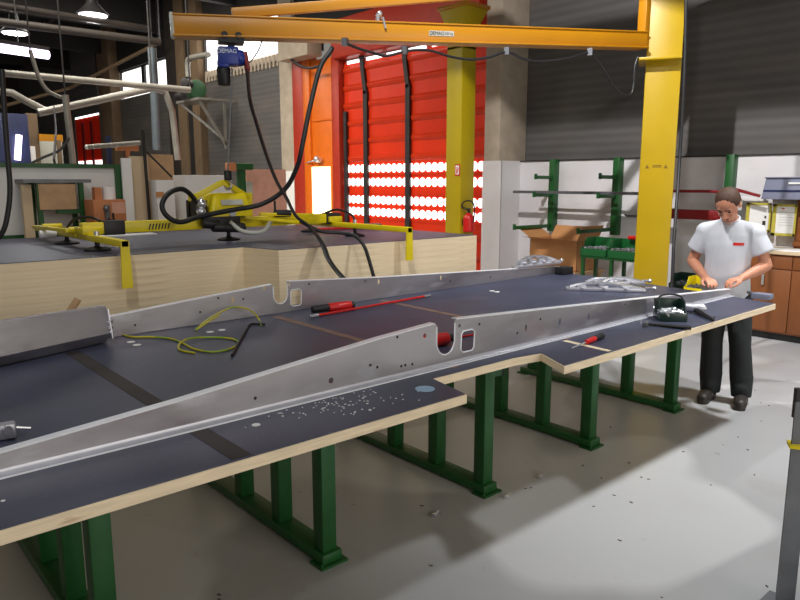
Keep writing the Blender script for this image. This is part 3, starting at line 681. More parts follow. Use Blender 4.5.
# faded mark on the column: triangle, line, triangle
cc = at(659, 167, X=5.88); cr = V(camdir.y*-1, camdir.x, 0)
cr = RT
fc = V(math.cos(ca), math.sin(ca), 0); pm_ = V(CX.x, CX.y, at(659, 166, X=7.28).z)-fc*.1705
sr = V(fc.y, -fc.x, 0)
mk = MB()
for s in (-.105, .09): mk.prism([pm_+sr*(s-.022)+V(0, 0, -.025), pm_+sr*(s+.022)+V(0, 0, -.025), pm_+sr*s+V(0, 0, .018)], -fc*.0015)
for z in (-.014, .002): mk.prism([pm_+sr*-.05+V(0, 0, z), pm_+sr*.045+V(0, 0, z), pm_+sr*.045+V(0, 0, z+.009), pm_+sr*-.05+V(0, 0, z+.009)], -fc*.0015)
mk.build('warning_mark', 'texty', tc_)
b = MB()   # trolley on the lower flange
hp = onarm(231, 44, 0)
# ---- hoist
arm_at = lambda px: onarm(px, 27, 0)
hb = V(hp.x, hp.y, onarm(231, 58, 0).z)
t = thing('chain_hoist', hb, 'blue electric chain hoist hanging from the crane arm', 'hoist')
ls = rr if rr.dot(RT) > 0 else -rr
MB().bar(hb-ls*.12+V(0, 0, .01), hb+ls*.06+V(0, 0, .01), .16, .16).cyl(hb+ls*.05, hb+ls*.118, .078, .062).build('hoist_body', 'blue', t, bevel=.016)
MB().bar(hb-ls*.125+V(0, 0, -.05), hb-ls*.03+V(0, 0, -.05), .15, .08).build('gear_case', 'blue', t, bevel=.012)
MB().cyl(hb-ls*.075+V(0, 0, -.08), hb-ls*.075+V(0, 0, -.24), .062, .055).build('chain_bag', 'black', t, bevel=.012)
MB().bar(hb+ls*.115+V(0, 0, .05), hb+ls*.14+V(0, 0, -.11), .12, .04).build('cable_guard', 'dred', t, bevel=.01)
MB().bar(hb+V(0, 0, .08), V(hp.x, hp.y, hp.z+.02), .03, .05).build('suspension_hook', 'dark', t)
letters('DEMAG', .05, hb-ls*.045+an*.083+V(0, 0, .045), ls, (0, 0, 1), M['text'], t)
tz_ = onarm(231, 37, 0).z
tb = MB(); [tb.cyl(V(hp.x, hp.y, tz_+.0)+adn*s+an*.05, V(hp.x, hp.y, tz_+.0)+adn*s+an*.095, .03, seg=14) for s in (-.06, .06)]
tb.box((hp.x, hp.y, tz_-.035), (.22, .16, .05), math.atan2(adn.y, adn.x)); tb.build('trolley', 'dark', t)
ch = MB(); zc = hb.z-.1; k = 0; top_c = V(hb.x, hb.y, zc)
c0, c1 = top_c+V(0, 0, 0), hk+V(0, 0, .12)
ch.cyl(c0, c1, .006, seg=6); n_ = int((c0-c1).length/.035)
for k in range(n_): ch.ball(c0.lerp(c1, k/n_), .011, (1, .6, 1.6), u=6, v=5)
ch.build('load_chain', 'steel', t)
hkb = MB(); hkb.box(hk+V(0, 0, .10), (.06, .05, .09)); hkb.build('hook_block', 'black', t, bevel=.01)
MB().tube([hk+V(0, 0, .06), hk+V(.03, 0, .03), hk+V(.025, 0, -.01), hk+V(-.01, 0, -.025), hk+V(-.035, 0, .0)], .012, 8, smooth=4).build('hook', 'chrome', t)
# festoon cable under the arm
pts = [(345, 43), (360, 49), (374, 53), (386, 56), (405, 51.5), (418, 50), (432, 51), (452, 57), (472, 59.5), (490, 57), (507, 52), (524, 59), (541, 61.5), (565, 59), (588, 53), (597, 60), (605, 72), (613, 85), (622, 94), (631, 94), (634, 82), (635, 66), (638, 57)]
o = MB().tube([onarm(*q, .1) for q in pts], .013, 8, smooth=3).build('festoon_cable', 'black'); tag(o, 'black cable sagging in loops under the crane arm', 'cable')
b = MB()
for q in ((345, 42), (507, 51), (590, 52), (405, 50)):
    p = onarm(*q, .1); b = MB().box(p+V(0, 0, .0), (.05, .05, .07), ca).cyl(p, p+V(0, 0, .03), .02); o = b.build('cable_clip', 'steel'); tag(o, {345: 'metal cable clip nearest the hoist, under the crane arm', 405: 'metal cable clip second from the hoist, under the crane arm', 507: 'metal cable clip in front of the concrete pillar, under the crane arm', 590: 'metal cable clip nearest the yellow column, under the crane arm'}[q[0]], 'cable clip', 'cable clips under the crane arm')
# bright catch on the arm top
p = onarm(378, 18, .03); o = MB().cyl(p+V(0, 0, -.06), p+V(0, 0, .03), .022, seg=10).ball(p+V(.02, 0, .04), .03).cyl(p-adn*.03+an*.05, p-adn*.06+an*.05+V(0, 0, -.1), .012, seg=8).build('arm_lamp', 'chrome'); tag(o, 'small chrome fitting on top of the crane arm', 'fitting')
# black hose from arm to lifter, with loop
pts3 = [onarm(332, 48, .08), onarm(330, 52, .1), onarm(320, 68, .12), onarm(310, 107, .2), at(302, 147, Y=5.4), at(297, 167, Y=5.45), at(285, 189, Y=5.55), at(262, 204, Y=5.65), at(232, 210, Y=5.7), at(200, 216.5, Y=5.68), at(181, 222, Y=5.65), at(168, 217, Y=5.65), at(162, 206, Y=5.68), at(168, 194, Y=5.72), at(181, 189, Y=5.76), at(191, 195, Y=5.8), at(199, 207, Y=5.9)]
o = MB().tube(pts3, .022, 10, smooth=6).build('air_hose', 'black'); tag(o, 'black air hose dropping from the crane arm and looping round the lifter', 'hose')
# flat strap from hoist down past the lifter
pts4 = [hb+ls*.135+V(0, 0, -.09), at(250, 100, Y=5.95), at(257, 125, Y=5.75), at(267, 157, Y=5.5), at(277, 182, Y=5.35), at(286, 197, Y=5.3), at(296, 216, Y=5.2), at(310, 227, Y=5.0), at(322, 243, Y=4.75), at(328, 258, Y=4.65), at(336, 270, Y=4.6), at(344, 279, Y=4.55), at(348, 284, Y=4.5)]
o = MB().tube(pts4, .045, 10, smooth=6, flat=.3).build('control_strap', 'black'); tag(o, 'flat black control lead hanging from the blue hoist down in front of the stack', 'lead')
pts5 = [at(300, 221, Y=5.1), at(320, 231, Y=4.98), at(341, 233, Y=4.9), at(355, 236, Y=4.8), at(364, 246, Y=4.7), at(369, 260, Y=4.66), at(373, 274, Y=4.62), at(375, 282, Y=4.6)]
o = MB().tube(pts5, .016, 8, smooth=6).build('black_cable', 'black'); tag(o, 'black cable hanging over the front of the stack, right of the flat lead', 'cable')
# hose at column right side
o = MB().tube([at(688, -60, X=6.3), at(686, 0, X=6.3), at(684, 80, X=6.28), at(679, 170, X=6.2), at(674, 240, X=5.85), at(672, 284, X=5.46), at(669, 290, X=5.38)], .015, 8, smooth=6).build('black_hose', 'black'); tag(o, 'black hose hanging down the right side of the yellow crane column to the panel', 'hose')
# thick hose at left picture edge
o = MB().tube([at(2, 70, d=4.8), at(5, 120, d=4.8), at(8, 160, d=4.8), at(10, 188, d=4.8), at(8, 212, d=4.8), at(2, 233, d=4.8), at(-14, 246, d=4.8), at(-40, 240, d=4.9), at(-60, 150, d=4.9)], .018, 10, smooth=6).build('black_hose', 'black'); tag(o, 'thick black hose hanging in a bight at the left edge', 'hose')

# ================================================================== SECOND YELLOW POST, EXTINGUISHER, SIGN
pc2 = at(461, 150, X=7.72); px_, py_ = pc2.x, pc2.y
wl = at(446, 150, X=px_).y-py_; wr = .30
t = thing('yellow_post', (px_+.15, py_+.15, 0), 'yellow square post with a flared head in front of the red roller door', 'post')
MB().span((px_, py_, 0), (px_+wr, py_+wl, 3.75)).build('shaft', 'yellow2', t, bevel=.01)
zt = at(461, 18, X=px_).z
MB().sweep([(px_, py_, zt-.15), (px_+wr, py_, zt-.15), (px_+wr, py_+wl, zt-.15), (px_, py_+wl, zt-.15)], [(px_-.08, py_-.14, zt+.14), (px_+wr+.1, py_-.14, zt+.14), (px_+wr+.1, py_+wl+.1, zt+.14), (px_-.08, py_+wl+.1, zt+.14)]).span((px_, py_, 3.7), (px_+wr, py_+wl, zt-.15)).build('flared_head', 'yellow2', t, bevel=.01)
MB().span((px_-.1, py_-.16, zt+.14), (px_+wr+.12, py_+wl+.12, zt+.2)).build('head_plate', 'orange_y', t, bevel=.005)
MB().span((px_-.1, py_-.1, 0), (px_+wr+.1, py_+wl+.1, .02)).build('base_plate', 'yellow2', t)
ex = at(469, 231, X=px_-.12); ex = V(ex.x, py_-.06, ex.z)
ex = at(468.5, 232, Y=py_-.11)
t = thing('fire_extinguisher', ex, 'red fire extinguisher hanging on the right side of the yellow post by the roller door', 'fire extinguisher')
MB().lathe(ex, [(.07, 0), (.085, .015), (.085, .2), (.075, .245), (.04, .275), (.028, .29)], 18).build('cylinder', 'red', t)
MB().cyl(ex+V(0, 0, .29), ex+V(0, 0, .34), .022, seg=12).bar(ex+V(-.06, -.02, .35), ex+V(.05, .02, .35), .025, .02).build('valve', 'black', t)
MB().tube([ex+V(0, 0, .33), ex+V(-.06, .09, .38), ex+V(-.05, .05, .46), ex+V(-.02, -.06, .47), ex+V(-.02, -.13, .38), ex+V(-.02, -.12, .15)], .011, 8, smooth=5).build('hose', 'black', t)
MB().span((ex.x-.03, ex.y+.08, ex.z+.1), (ex.x+.03, py_, ex.z+.2)).build('wall_bracket', 'dark', t)
s0 = at(457.5, 170, X=px_-.006)
t = thing('extinguisher_sign', s0, 'small red sign with a white fire extinguisher symbol on the yellow post', 'sign')
MB().box(s0, (.008, .10, .17)).build('sign_plate', 'red', t)
MB().box(s0+V(-.005, 0, -.0), (.003, .07, .135)).build('white_panel', 'paper', t)
MB().box(s0+V(-.007, .005, -.02), (.002, .026, .07)).box(s0+V(-.007, .0, .03), (.002, .05, .012)).box(s0+V(-.007, -.02, .01), (.002, .008, .05)).build('symbol', 'red', t)

# ================================================================== RACK ON THE WHITE WALL
RX = 8.72
ups = [(553, at(553, 180, X=RX).y), (617, at(617, 180, X=RX).y), (731, at(731, 165, X=RX).y)]
labs = ['green wall rack upright nearest the concrete pillar', 'green wall rack upright just left of the yellow crane column', 'green wall rack upright behind the man']
ys = [u[1] for u in ups]
for i, y in enumerate(ys):
    t = thing('rack_upright', (RX, y, 1.0), labs[i], 'rack upright', 'green rack uprights on the white wall')
    MB().span((RX-.04, y-.05, 1.02 if i < 2 else .4), (8.8, y+.05, 2.09)).build('post', 'green', t, bevel=.004)
    if i < 2:
        for z, L_ in ((1.82, .42), (1.56, .45), (1.10, .88)):
            ar = MB().bar((RX-.02, y, z), (RX-L_, y, z+.005), .04, .05).build('bracket_arm', 'green', t, bevel=.003)
            MB().bar((RX-L_, y, z-.025), (RX-L_, y, z+.055), .04, .02, (1, 0, 0)).build('end_stop', 'green', ar)
    else:
        for z, L_ in ((1.60, .30), (1.33, .34)): MB().bar((RX-.02, y, z), (RX-L_, y, z), .04, .05).build('bracket_arm', 'dred', t, bevel=.003)
a = at(511, 191.5, X=8.35); c_ = at(640, 194, X=8.35)
o = MB().bar((8.36, a.y-.05, 1.608), (8.36, 4.55, 1.608), .05, .04).build('long_bar', 'steel'); tag(o, 'long grey metal bar lying across the upper rack arms', 'bar')
o = MB().bar((8.48, a.y-.35, 1.60), (8.48, 4.75, 1.60), .03, .025).build('long_bar', 'alu'); tag(o, 'thinner pale metal bar lying behind the grey bar on the rack arms', 'bar')
for z, hgt, lab, n_ in ((1.645, .035, 'thin red rail on the white wall right of the yellow crane column', 'red_rail'), (1.36, .12, 'thick red shelf beam on the white wall right of the yellow crane column', 'shelf_beam')):
    o = MB().span((8.40, 3.55, z-hgt/2), (8.5, 4.55, z+hgt/2)).build(n_, 'dred', bevel=.005); tag(o, lab, 'shelf rail', 'red rails on the white wall')
o = MB().bar(at(736, 189.5, X=8.45), at(760, 196, X=8.45), .03, .035).build('red_rail', 'dred', bevel=.004); tag(o, 'short sloping red bar just right of the man’s head'.replace('’', "'"), 'shelf rail', 'red rails on the white wall')
p = at(632, 216, X=8.78); o = MB().box(p, (.03, .16, .03)).cyl(p+V(-.02, .06, 0), p+V(-.08, .06, .02), .012).build('wall_hook', 'steel'); tag(o, 'small grey hook on the white wall left of the yellow crane column', 'hook')

# open cardboard box on a pallet-height stand
bx = V(8.25, 5.84, .54)
t = thing('cardboard_box', bx, 'open brown cardboard box standing below the wall rack', 'box')
W_, D_, Hh = .80, .5, .42
b = MB(); th = .008
b.box(bx+V(0, 0, th/2), (D_, W_, th))
for s in (-1, 1): b.box(bx+V(s*(D_/2-th/2), 0, Hh/2), (th, W_, Hh)); b.box(bx+V(0, s*(W_/2-th/2), Hh/2), (D_, th, Hh))
b.build('carton', 'card', t)
for (c0_, c1_, vec, nm) in (((-D_/2, W_/2), (-D_/2, -W_/2), V(-.17, 0, .03), 'flap'), ((D_/2, W_/2), (D_/2, -W_/2), V(.12, 0, .16), 'flap'), ((-D_/2, W_/2), (D_/2, W_/2), V(0, .2, .12), 'flap'), ((-D_/2, -W_/2), (D_/2, -W_/2), V(0, -.08, .2), 'flap')):
    q = [bx+V(c0_[0], c0_[1], Hh), bx+V(c1_[0], c1_[1], Hh)]
    MB().prism([q[0], q[1], q[1]+vec, q[0]+vec], V(vec.y, vec.x, 0).normalized()*.004+V(0, 0, .004)).build(nm, 'card', t)
t = thing('low_table', (8.25, 5.88, 0), 'low wooden table under the open cardboard box', 'table')
MB().span((7.92, 5.40, .49), (8.62, 6.27, .54)).build('table_top', 'chip', t, bevel=.004)
for sx in (7.97, 8.57):
    for sy in (5.45, 6.22): MB().span((sx-.03, sy-.03, 0), (sx+.03, sy+.03, .49)).build('leg', 'chip', t)
# bin stand with two green bins
bs = V(7.92, 4.78, 0)
t = thing('bin_stand', bs, 'green stand carrying two green parts bins left of the yellow crane column', 'stand')
MB().box(bs+V(0, 0, .795), (.36, .86, .03), ).build('shelf', 'green', t, bevel=.003)
for sx in (-.15, .15):
    for sy in (-.38, -.02, .40): MB().box(bs+V(sx, sy, .39), (.04, .04, .78)).build('leg', 'green', t)
for sy, lab in ((.235, 'left green parts bin full of silver fixings on the green stand'), (-.165, 'right green parts bin full of silver fixings on the green stand')):
    c = bs+V(-.02, sy, .81); t = thing('parts_bin', c, lab, 'bin', 'green bins on the stand')
    st = bin_(t, c, (-1, 0, 0), .38, .34, .23, M['green_bin']); so = st.build('small_fixings', 'chrome', t); so['kind'] = 'stuff'
    if sy < 0: rb_ = c
p = bs+V(.08, -.2, .81+.23+.02)
o = MB().cyl(p+V(.0, -.14, .0), p+V(.0, .1, .0), .024).cyl(p+V(.0, -.02, .0), p+V(-.1, -.05, .03), .016).build('red_tool', 'red', bevel=.006); tag(o, 'small red tool lying across the rim of the right bin on the green stand', 'tool')
# yellow and dark bins on trolley behind table end
tb = V(7.96, 3.79, 0)
t = thing('tool_trolley', tb, 'low grey trolley carrying a yellow and a dark green bin behind the bench end', 'trolley')
MB().box(tb+V(0, 0, .455), (.5, .62, .03)).build('trolley_top', 'steel', t, bevel=.003)
for sx in (-.2, .2):
    for sy in (-.27, .27): MB().box(tb+V(sx, sy, .22), (.04, .04, .44)).build('leg', 'steel', t)
for c, m, lab in ((tb+V(-.08, -.13, .47), 'yellow3', "yellow parts bin behind the bench beside the man's elbow"), (tb+V(.06, .13, .47), 'dgreen', 'dark green parts bin behind the yellow bin')):
    t = thing('parts_bin', c, lab, 'bin'); st = bin_(t, c, (-1, 0, 0), .24, .3, .2, M[m]); so = st.build('small_fixings', 'steel', t); so['kind'] = 'stuff'

# ================================================================== CABINETS AT RIGHT
cx0, cx1 = 8.17, 8.78
for i, (ya, yb, lab) in enumerate(((2.50, 3.36, 'wooden base cabinet with two doors, just right of the man'), (1.6, 2.50, 'wooden base cabinet with two doors at the right edge of the picture'))):
    t = thing('base_cabinet', ((cx0+cx1)/2, (ya+yb)/2, 0), lab, 'cabinet', 'wooden base cabinets')
    MB().span((cx0+.02, ya, .08), (cx1, yb, .97)).build('carcass', 'wood', t, bevel=.003)
    MB().span((cx0+.05, ya, 0), (cx1, yb, .08)).build('plinth', 'black', t)
    half = (ya+yb)/2 if i else 2.79
    for a, b_ in ((ya+.008, half-.004), (half+.004, yb-.008)):
        dr = MB().span((cx0, a, .1), (cx0+.02, b_, .80)).build('door', 'wood', t, bevel=.003)
        hy = a+.10 if a < half-.05 and False else (b_-.12 if a == ya+.008 else a+.28)
        MB().span((cx0-.03, hy-.012, .62), (cx0-.018, hy+.012, .74)).span((cx0-.03, hy-.008, .62), (cx0, hy+.008, .635)).span((cx0-.03, hy-.008, .725), (cx0, hy+.008, .74)).build('handle', 'chrome', dr)
        dw = MB().span((cx0, a, .81), (cx0+.02, b_, .955)).build('drawer', 'wood', t, bevel=.003)
o = MB().span((cx0-.03, 1.6, .97), (cx1, 3.36, 1.0)).build('countertop', 'wood2', bevel=.004); tag(o, 'pale countertop on the wooden base cabinets', 'countertop')
p = V(8.3, 2.95, 1.0)
for k, (c, rz, lab) in enumerate((((8.38, 2.98, 1.0), .2, 'white sheet of paper lying on the countertop nearest the man'), ((8.42, 2.46, 1.0), -.15, 'white papers lying on the countertop at the right edge'))):
    b = MB(); [b.box(V(c)+V(0, 0, .002+.003*j), (.3, .42, .003), rz+.1*j) for j in range(3)]; o = b.build('paper_sheets', 'paper'); tag(o, lab, 'papers', 'papers on the countertop')
o = MB().span((8.70, 1.6, 1.0), (8.78, 2.98, 1.565)).span((8.66, 1.6, 1.03), (8.70, 2.98, 1.08)).build('back_board', 'wood', bevel=.004); tag(o, 'wooden back board standing on the countertop behind the yellow document frames', 'board')
for ya, yb, z0, z1, lab in ((at(747, 205, X=8.66).y, at(772, 205, X=8.66).y, 1.17, 1.515, 'left yellow-framed document holder with a printed sheet, beside the man'), (at(773, 205, X=8.64).y, at(797, 205, X=8.64).y, 1.14, 1.505, 'right yellow-framed document holder with a white sheet')):
    t = thing('document_holder', (8.66, (ya+yb)/2, z0), lab, 'document holder', 'yellow document holders')
    b = MB(); x = 8.66
    b.span((x-.012, yb, z0), (x+.012, ya, z0+.03)); b.span((x-.012, yb, z1-.025), (x+.012, ya, z1)); b.span((x-.012, yb, z0), (x+.012, yb+.02, z1)); b.span((x-.012, ya-.04, z0), (x+.012, ya, z1)); b.build('frame', 'frame_y', t)
    sh_ = MB().span((x-.004, yb+.02, z0+.03), (x+.01, ya-.04, z1-.025)).build('document', 'paper', t)
    if 'printed' in lab: MB().box((x-.006, yb+.07, z0+.11), (.002, .035, .05)).box((x-.006, yb+.06, z0+.18), (.002, .02, .03)).build('printed_figure', 'textd', t)
    else: MB().box((x-.006, ya-.11, z1-.05), (.002, .03, .012)).build('printed_mark', 'red', t); b = MB(); [b.box((x-.006, (ya+yb)/2-.02, z1-.09-.03*k), (.002, .16, .005)) for k in range(6)]; b.build('printed_line', 'plate', t)
ya, yb = at(765, 190, X=8.6).y, 2.2
t = thing('storage_box', (8.62, (ya+yb)/2, 1.565), 'blue-grey flat box with a dark stripe standing above the wooden back board', 'box')
MB().sweep([(8.45, ya-.02, 1.565), (8.78, ya-.02, 1.565), (8.78, yb, 1.565), (8.45, yb, 1.565)], [(8.52, ya-.03, 1.80), (8.78, ya-.03, 1.80), (8.78, yb, 1.80), (8.52, yb, 1.80)]).build('body', 'bluegrey', t, bevel=.006)
MB().bar((8.472, ya-.03, 1.66), (8.472, yb, 1.66), .012, .02).build('stripe', 'blue2', t)
MB().box((8.49, ya-.35, 1.745), (.02, .12, .02)).build('paper_tag', 'paper', t)
MB().span((8.5, ya-.02, 1.80), (8.79, yb, 1.815)).build('lid', 'bluegrey', t, bevel=.004)
# upper wall line above back board: small white boxes near man
p = at(748, 200, X=8.62)
o = MB().box((8.7, at(752, 197, X=8.7).y, 1.56), (.1, .3, .05), ).build('white_sheet_pack', 'white', bevel=.004); tag(o, 'flat white pack lying on top of the back board beside the red bar', 'pack')

# ================================================================== STAND AT THE RIGHT FOREGROUND
sp = at(798, 600, d=2.7); tp = at(806, 397, d=2.7)
sx_, sy_ = tp.x, tp.y
t = thing('steel_stand', (sx_, sy_, 0), 'grey angle-steel stand post with a hooked top at the right edge of the picture', 'stand')
MB().bar((sx_+.0, sy_, 0), (sx_, sy_, tp.z-.02), .075, .008, (-.7, -.7, 0)).bar((sx_+.026+.02, sy_-.026+.03, 0), (sx_+.026+.02, sy_-.026+.03, tp.z-.02), .008, .06, (-.7, -.7, 0)).build('angle_post', 'steel', t)
MB().prism([V(sx_, sy_, tp.z-.09)+RT*-.035, V(sx_, sy_, tp.z-.09)+RT*.05, V(sx_, sy_, tp.z-.03)+RT*.05, V(sx_, sy_, tp.z-.03)+RT*.0, V(sx_, sy_, tp.z+.03)+RT*-.015, V(sx_, sy_, tp.z+.03)+RT*-.035], V(.02, .02, 0)).build('top_hook', 'dark', t)
MB().box((sx_, sy_, tp.z-.2), (.07, .09, .012), ca).build('yellow_band', 'yellow3', t)
MB().box((sx_+.02, sy_, .006), (.2, .2, .012)).build('foot_plate', 'steel', t)
MB().cyl(V(sx_, sy_, .33)+RT*.05, V(sx_, sy_, .33)+RT*.3, .03).build('cross_tube', 'yellow2', t)
t = thing('blue_wrap', (3.0, .5, 0), 'pale blue wrapped bundle on the floor at the bottom right corner', 'bundle')
q = at(812, 590, d=2.75)
MB().box((q.x+.12, q.y-.22, q.z/2-.0), (.3, .3, q.z+.03), .6).build('wrapped_bundle', 'bluelabel', t, bevel=.05)

# ================================================================== BACKGROUND LEFT
PY = 9.0
def pz(q, Y): return at(*q, Y=Y)
tl, tr_ = pz((0, 162), PY), pz((116, 165), PY); zt = (tl.z+tr_.z)/2
t = thing('partition_screen', (1.5, PY, 0), 'white partition screen in a green steel frame behind the stack', 'partition')
MB().span((-1.2, PY, .12), (tr_.x, PY+.03, zt-.04)).build('white_panel', 'white', t)
MB().span((-1.2, PY-.03, zt-.05), (tr_.x+.02, PY+.05, zt)).build('top_rail', 'green', t)
MB().span((-1.2, PY-.03, 1.08), (tr_.x, PY-.001, 1.15)).build('mid_rail', 'green', t)
for x in (tr_.x+.02, 1.0, -.6): MB().span((x-.05, PY-.04, 0), (x+.05, PY+.06, zt)).build('post', 'green', t)
MB().span((-1.2, PY-.03, .05), (tr_.x, PY+.05, .12)).build('foot_rail', 'green', t)
# frame table with a beige board
FY = 8.75
a, b_ = pz((20, 181), FY), pz((87, 181), FY)
t = thing('board_rack', ((a.x+b_.x)/2, FY, 0), 'green framed rack with grey top holding a beige board before the white partition', 'rack')
MB().span((a.x, FY-.15, a.z-.02), (b_.x, FY+.25, a.z+.02)).build('top_board', 'steel', t)
for x in (pz((37, 200), FY).x, pz((79, 200), FY).x):
    for yy in (FY-.1, FY+.2): MB().span((x-.025, yy-.025, 0), (x+.025, yy+.025, a.z-.02)).build('leg', 'green', t)
bl, br = pz((38, 184), FY-.14), pz((77, 209), FY-.14)
MB().span((bl.x, FY-.14, br.z), (br.x, FY-.12, bl.z)).build('beige_board', 'chip', t)
MB().span((pz((36, 0), FY).x, FY-.13, br.z-.05), (pz((82, 0), FY).x, FY-.08, br.z)).span((pz((36, 0), FY).x, FY-.13, 1.1), (pz((82, 0), FY).x, FY-.08, 1.15)).build('cross_rail', 'green', t)
q0, q1 = pz((21, 183), FY-.05), pz((36, 240), FY-.05)
o = MB().span((q0.x, FY-.05, 0), (q1.x, FY+.02, q0.z-.02)).build('pale_sheet', 'wood2'); tag(o, 'pale wooden sheet standing upright at the left of the green framed rack', 'sheet')
o = MB().span((pz((40, 0), FY+.1).x, FY+.06, .0), (pz((60, 0), FY+.1).x, FY+.14, 1.2)).build('pale_sheet', 'pink'); tag(o, 'pinkish sheet standing low inside the green framed rack', 'sheet')
# cartons
CY = 8.2
a, b_ = pz((93, 200), CY), pz((127, 224), CY)
t = thing('work_shelf', ((a.x+b_.x)/2, CY, 0), 'plain wooden shelf unit behind the stack under the orange carton', 'shelf')
MB().span((a.x-.06, CY-.05, 1.2), (b_.x+.3, CY+.4, 1.24)).build('shelf_board', 'wood2', t)
for x in (a.x-.02, b_.x+.25): MB().span((x-.03, CY-.02, 0), (x+.03, CY+.37, 1.2)).build('side_panel', 'wood2', t)
t = thing('orange_carton', ((a.x+b_.x)/2, CY, 1.24), 'orange-brown carton with a pale label behind the yellow lifter', 'carton')
MB().span((a.x, CY, 1.24), (b_.x, CY+.32, a.z)).build('carton', 'carto', t, bevel=.004)
MB().span((b_.x-.16, CY-.003, a.z-.16), (b_.x-.01, CY, a.z-.03)).build('label', 'pink', t)
MB().box((a.x+.14, CY-.02, a.z-.14), (.05, .04, .16)).ball((a.x+.13, CY-.03, a.z-.1), .035).build('fitting', 'steel', t)
MB().tube([(a.x+.14, CY-.03, a.z-.2), (a.x+.2, CY-.03, a.z-.28), (a.x+.2, CY-.03, a.z-.15)], .012, 8, smooth=4).build('short_lead', 'black', t)
p = pz((111, 200), CY+.1); o = MB().cyl((p.x, CY+.16, a.z), (p.x, CY+.16, pz((111, 187), CY+.16).z), .07).build('paper_roll', 'paper'); tag(o, 'white paper roll standing on the orange carton', 'paper roll')
p = pz((101, 200), CY+.1); o = MB().box((p.x-.02, CY+.16, a.z+.07), (.08, .1, .14)).build('small_carton', 'carto'); tag(o, 'small brown box beside the paper roll on the orange carton', 'carton')
# standing boards behind
for (l, r, tp_, Y, m, lab, th) in ((121, 131, 158, 8.9, 'paper', 'narrow white board standing right of the green partition post', .03), (129, 148, 156, 9.05, 'wood2', 'pale cream board standing upright behind the stack', .04), (146, 173, 154, 9.3, 'chip', 'brown chipboard sheet leaning upright behind the stack', .04)):
    a, b_ = pz((l, tp_), Y), pz((r, tp_), Y)
    o = MB().span((a.x, Y, 0), (b_.x, Y+th, a.z)).build('standing_board', m); tag(o, lab, 'board', 'boards standing behind the stack')
a = pz((147, 150), 8.95); b_ = pz((147, 216), 8.95)
o = MB().bar((a.x, 8.95, 0), (a.x-.04, 8.95, a.z+.25), .035, .03, (1, 0, 0)).bar((a.x-.02, 8.93, a.z-.02), (a.x+.30, 8.93, a.z-.34), .02, .02).build('frame_post', 'dark'); tag(o, 'dark upright post with a diagonal brace in front of the brown chipboard sheet', 'post')
a, b_ = pz((156, 180), 8.7), pz((176, 216), 8.7)
o = MB().span((a.x, 8.7, .0), (b_.x, 8.9, a.z)).build('white_carton', 'white', bevel=.005); wc = o; tag(o, 'tall white carton standing in front of the brown chipboard sheet', 'carton')
a, b_ = pz((159, 192), 8.6), pz((167, 197), 8.6)
o = MB().span((a.x, 8.69, b_.z), (b_.x, 8.70, a.z)).build('carton_label', 'card', wc)
a, b_ = pz((185, 175), 8.8), pz((233, 214), 8.8)
o = MB().span((a.x, 8.8, 0), (b_.x, 9.2, a.z)).build('white_cupboard', 'white', bevel=.01); tag(o, 'plain white cupboard behind the pump of the yellow lifter', 'cupboard')
a, b_ = pz((246, 169), 9.6), pz((287, 214), 9.6)
o = MB().span((a.x, 9.6, 0), (b_.x, 9.66, a.z)).build('standing_board', 'pink'); tag(o, 'pinkish brown board standing between the green press and the orange door', 'board', 'boards standing behind the stack')
# white sheets lying on stack behind lifter
for q, sz, rz, m, lab in (((160, 217), (.55, .35), .2, 'wood2', 'cream sheet lying behind the pump on the stack'), ((128, 234.5), (.55, .16), .1, 'paper', 'white sheet lying under the lifter beam on the stack')):
    p = at(*q, z=ZS+.01); o = MB().box((p.x, p.y, ZS+.006), (sz[0], sz[1], .012), rz).build('loose_sheet', m); tag(o, lab, 'sheet', 'loose sheets on the stack')
p = at(170, 230, z=ZS+.01); o = MB().bar((p.x-.3, p.y+.05, ZS+.012), (p.x+.35, p.y, ZS+.012), .08, .02).build('wood_strip', 'card'); tag(o, 'brown wooden strip lying on the stack behind the lifter beam', 'strip')
p = at(330, 229, z=ZS+.01); o = MB().bar((p.x-.25, p.y+.05, ZS+.015), (p.x+.3, p.y-.05, ZS+.015), .05, .025).build('red_strip', 'red', bevel=.004); tag(o, 'red bar lying on the stack at the right end of the lifter', 'bar')
p = at(385, 227, z=ZS+.01); o = MB().bar((p.x-.35, p.y+.15, ZS+.025), (p.x-.0, p.y+.1, ZS+.025), .1, .05).build('grey_tray', 'steel', bevel=.004); tag(o, 'flat grey tray on the stack behind the right arm of the lifter', 'tray')
# green press on column and switch box
GX = 5.15; a = pz((235, 165), 9.3)
t = thing('bench_press', (a.x+.08, 9.3, 0), 'green drill press with a wide head behind the yellow lifter', 'drill press')
MB().span((a.x+.06, 9.28, 0), (a.x+.16, 9.38, a.z)).build('column', 'green', t)
q0, q1 = pz((232, 163), 9.2), pz((254, 170), 9.2)
MB().span((q0.x, 9.2, q1.z), (q1.x, 9.4, q0.z)).build('head', 'green', t, bevel=.02)
MB().span((q0.x-.06, 9.18, q1.z-.02), (q0.x+.06, 9.3, q1.z+.1)).build('gear_knob', 'carto', t, bevel=.01)
MB().box((a.x+.11, 9.33, .02), (.5, .4, .04)).build('base', 'green', t)
p = pz((250, 188), 9.5); o = MB().box((p.x, 9.55, p.z), (.11, .09, .2)).cyl((p.x, 9.5, p.z+.04), (p.x, 9.49, p.z+.04), .025).build('switch_box', 'plate', bevel=.006); tag(o, 'small pale switch box on the pinkish board', 'switch box')

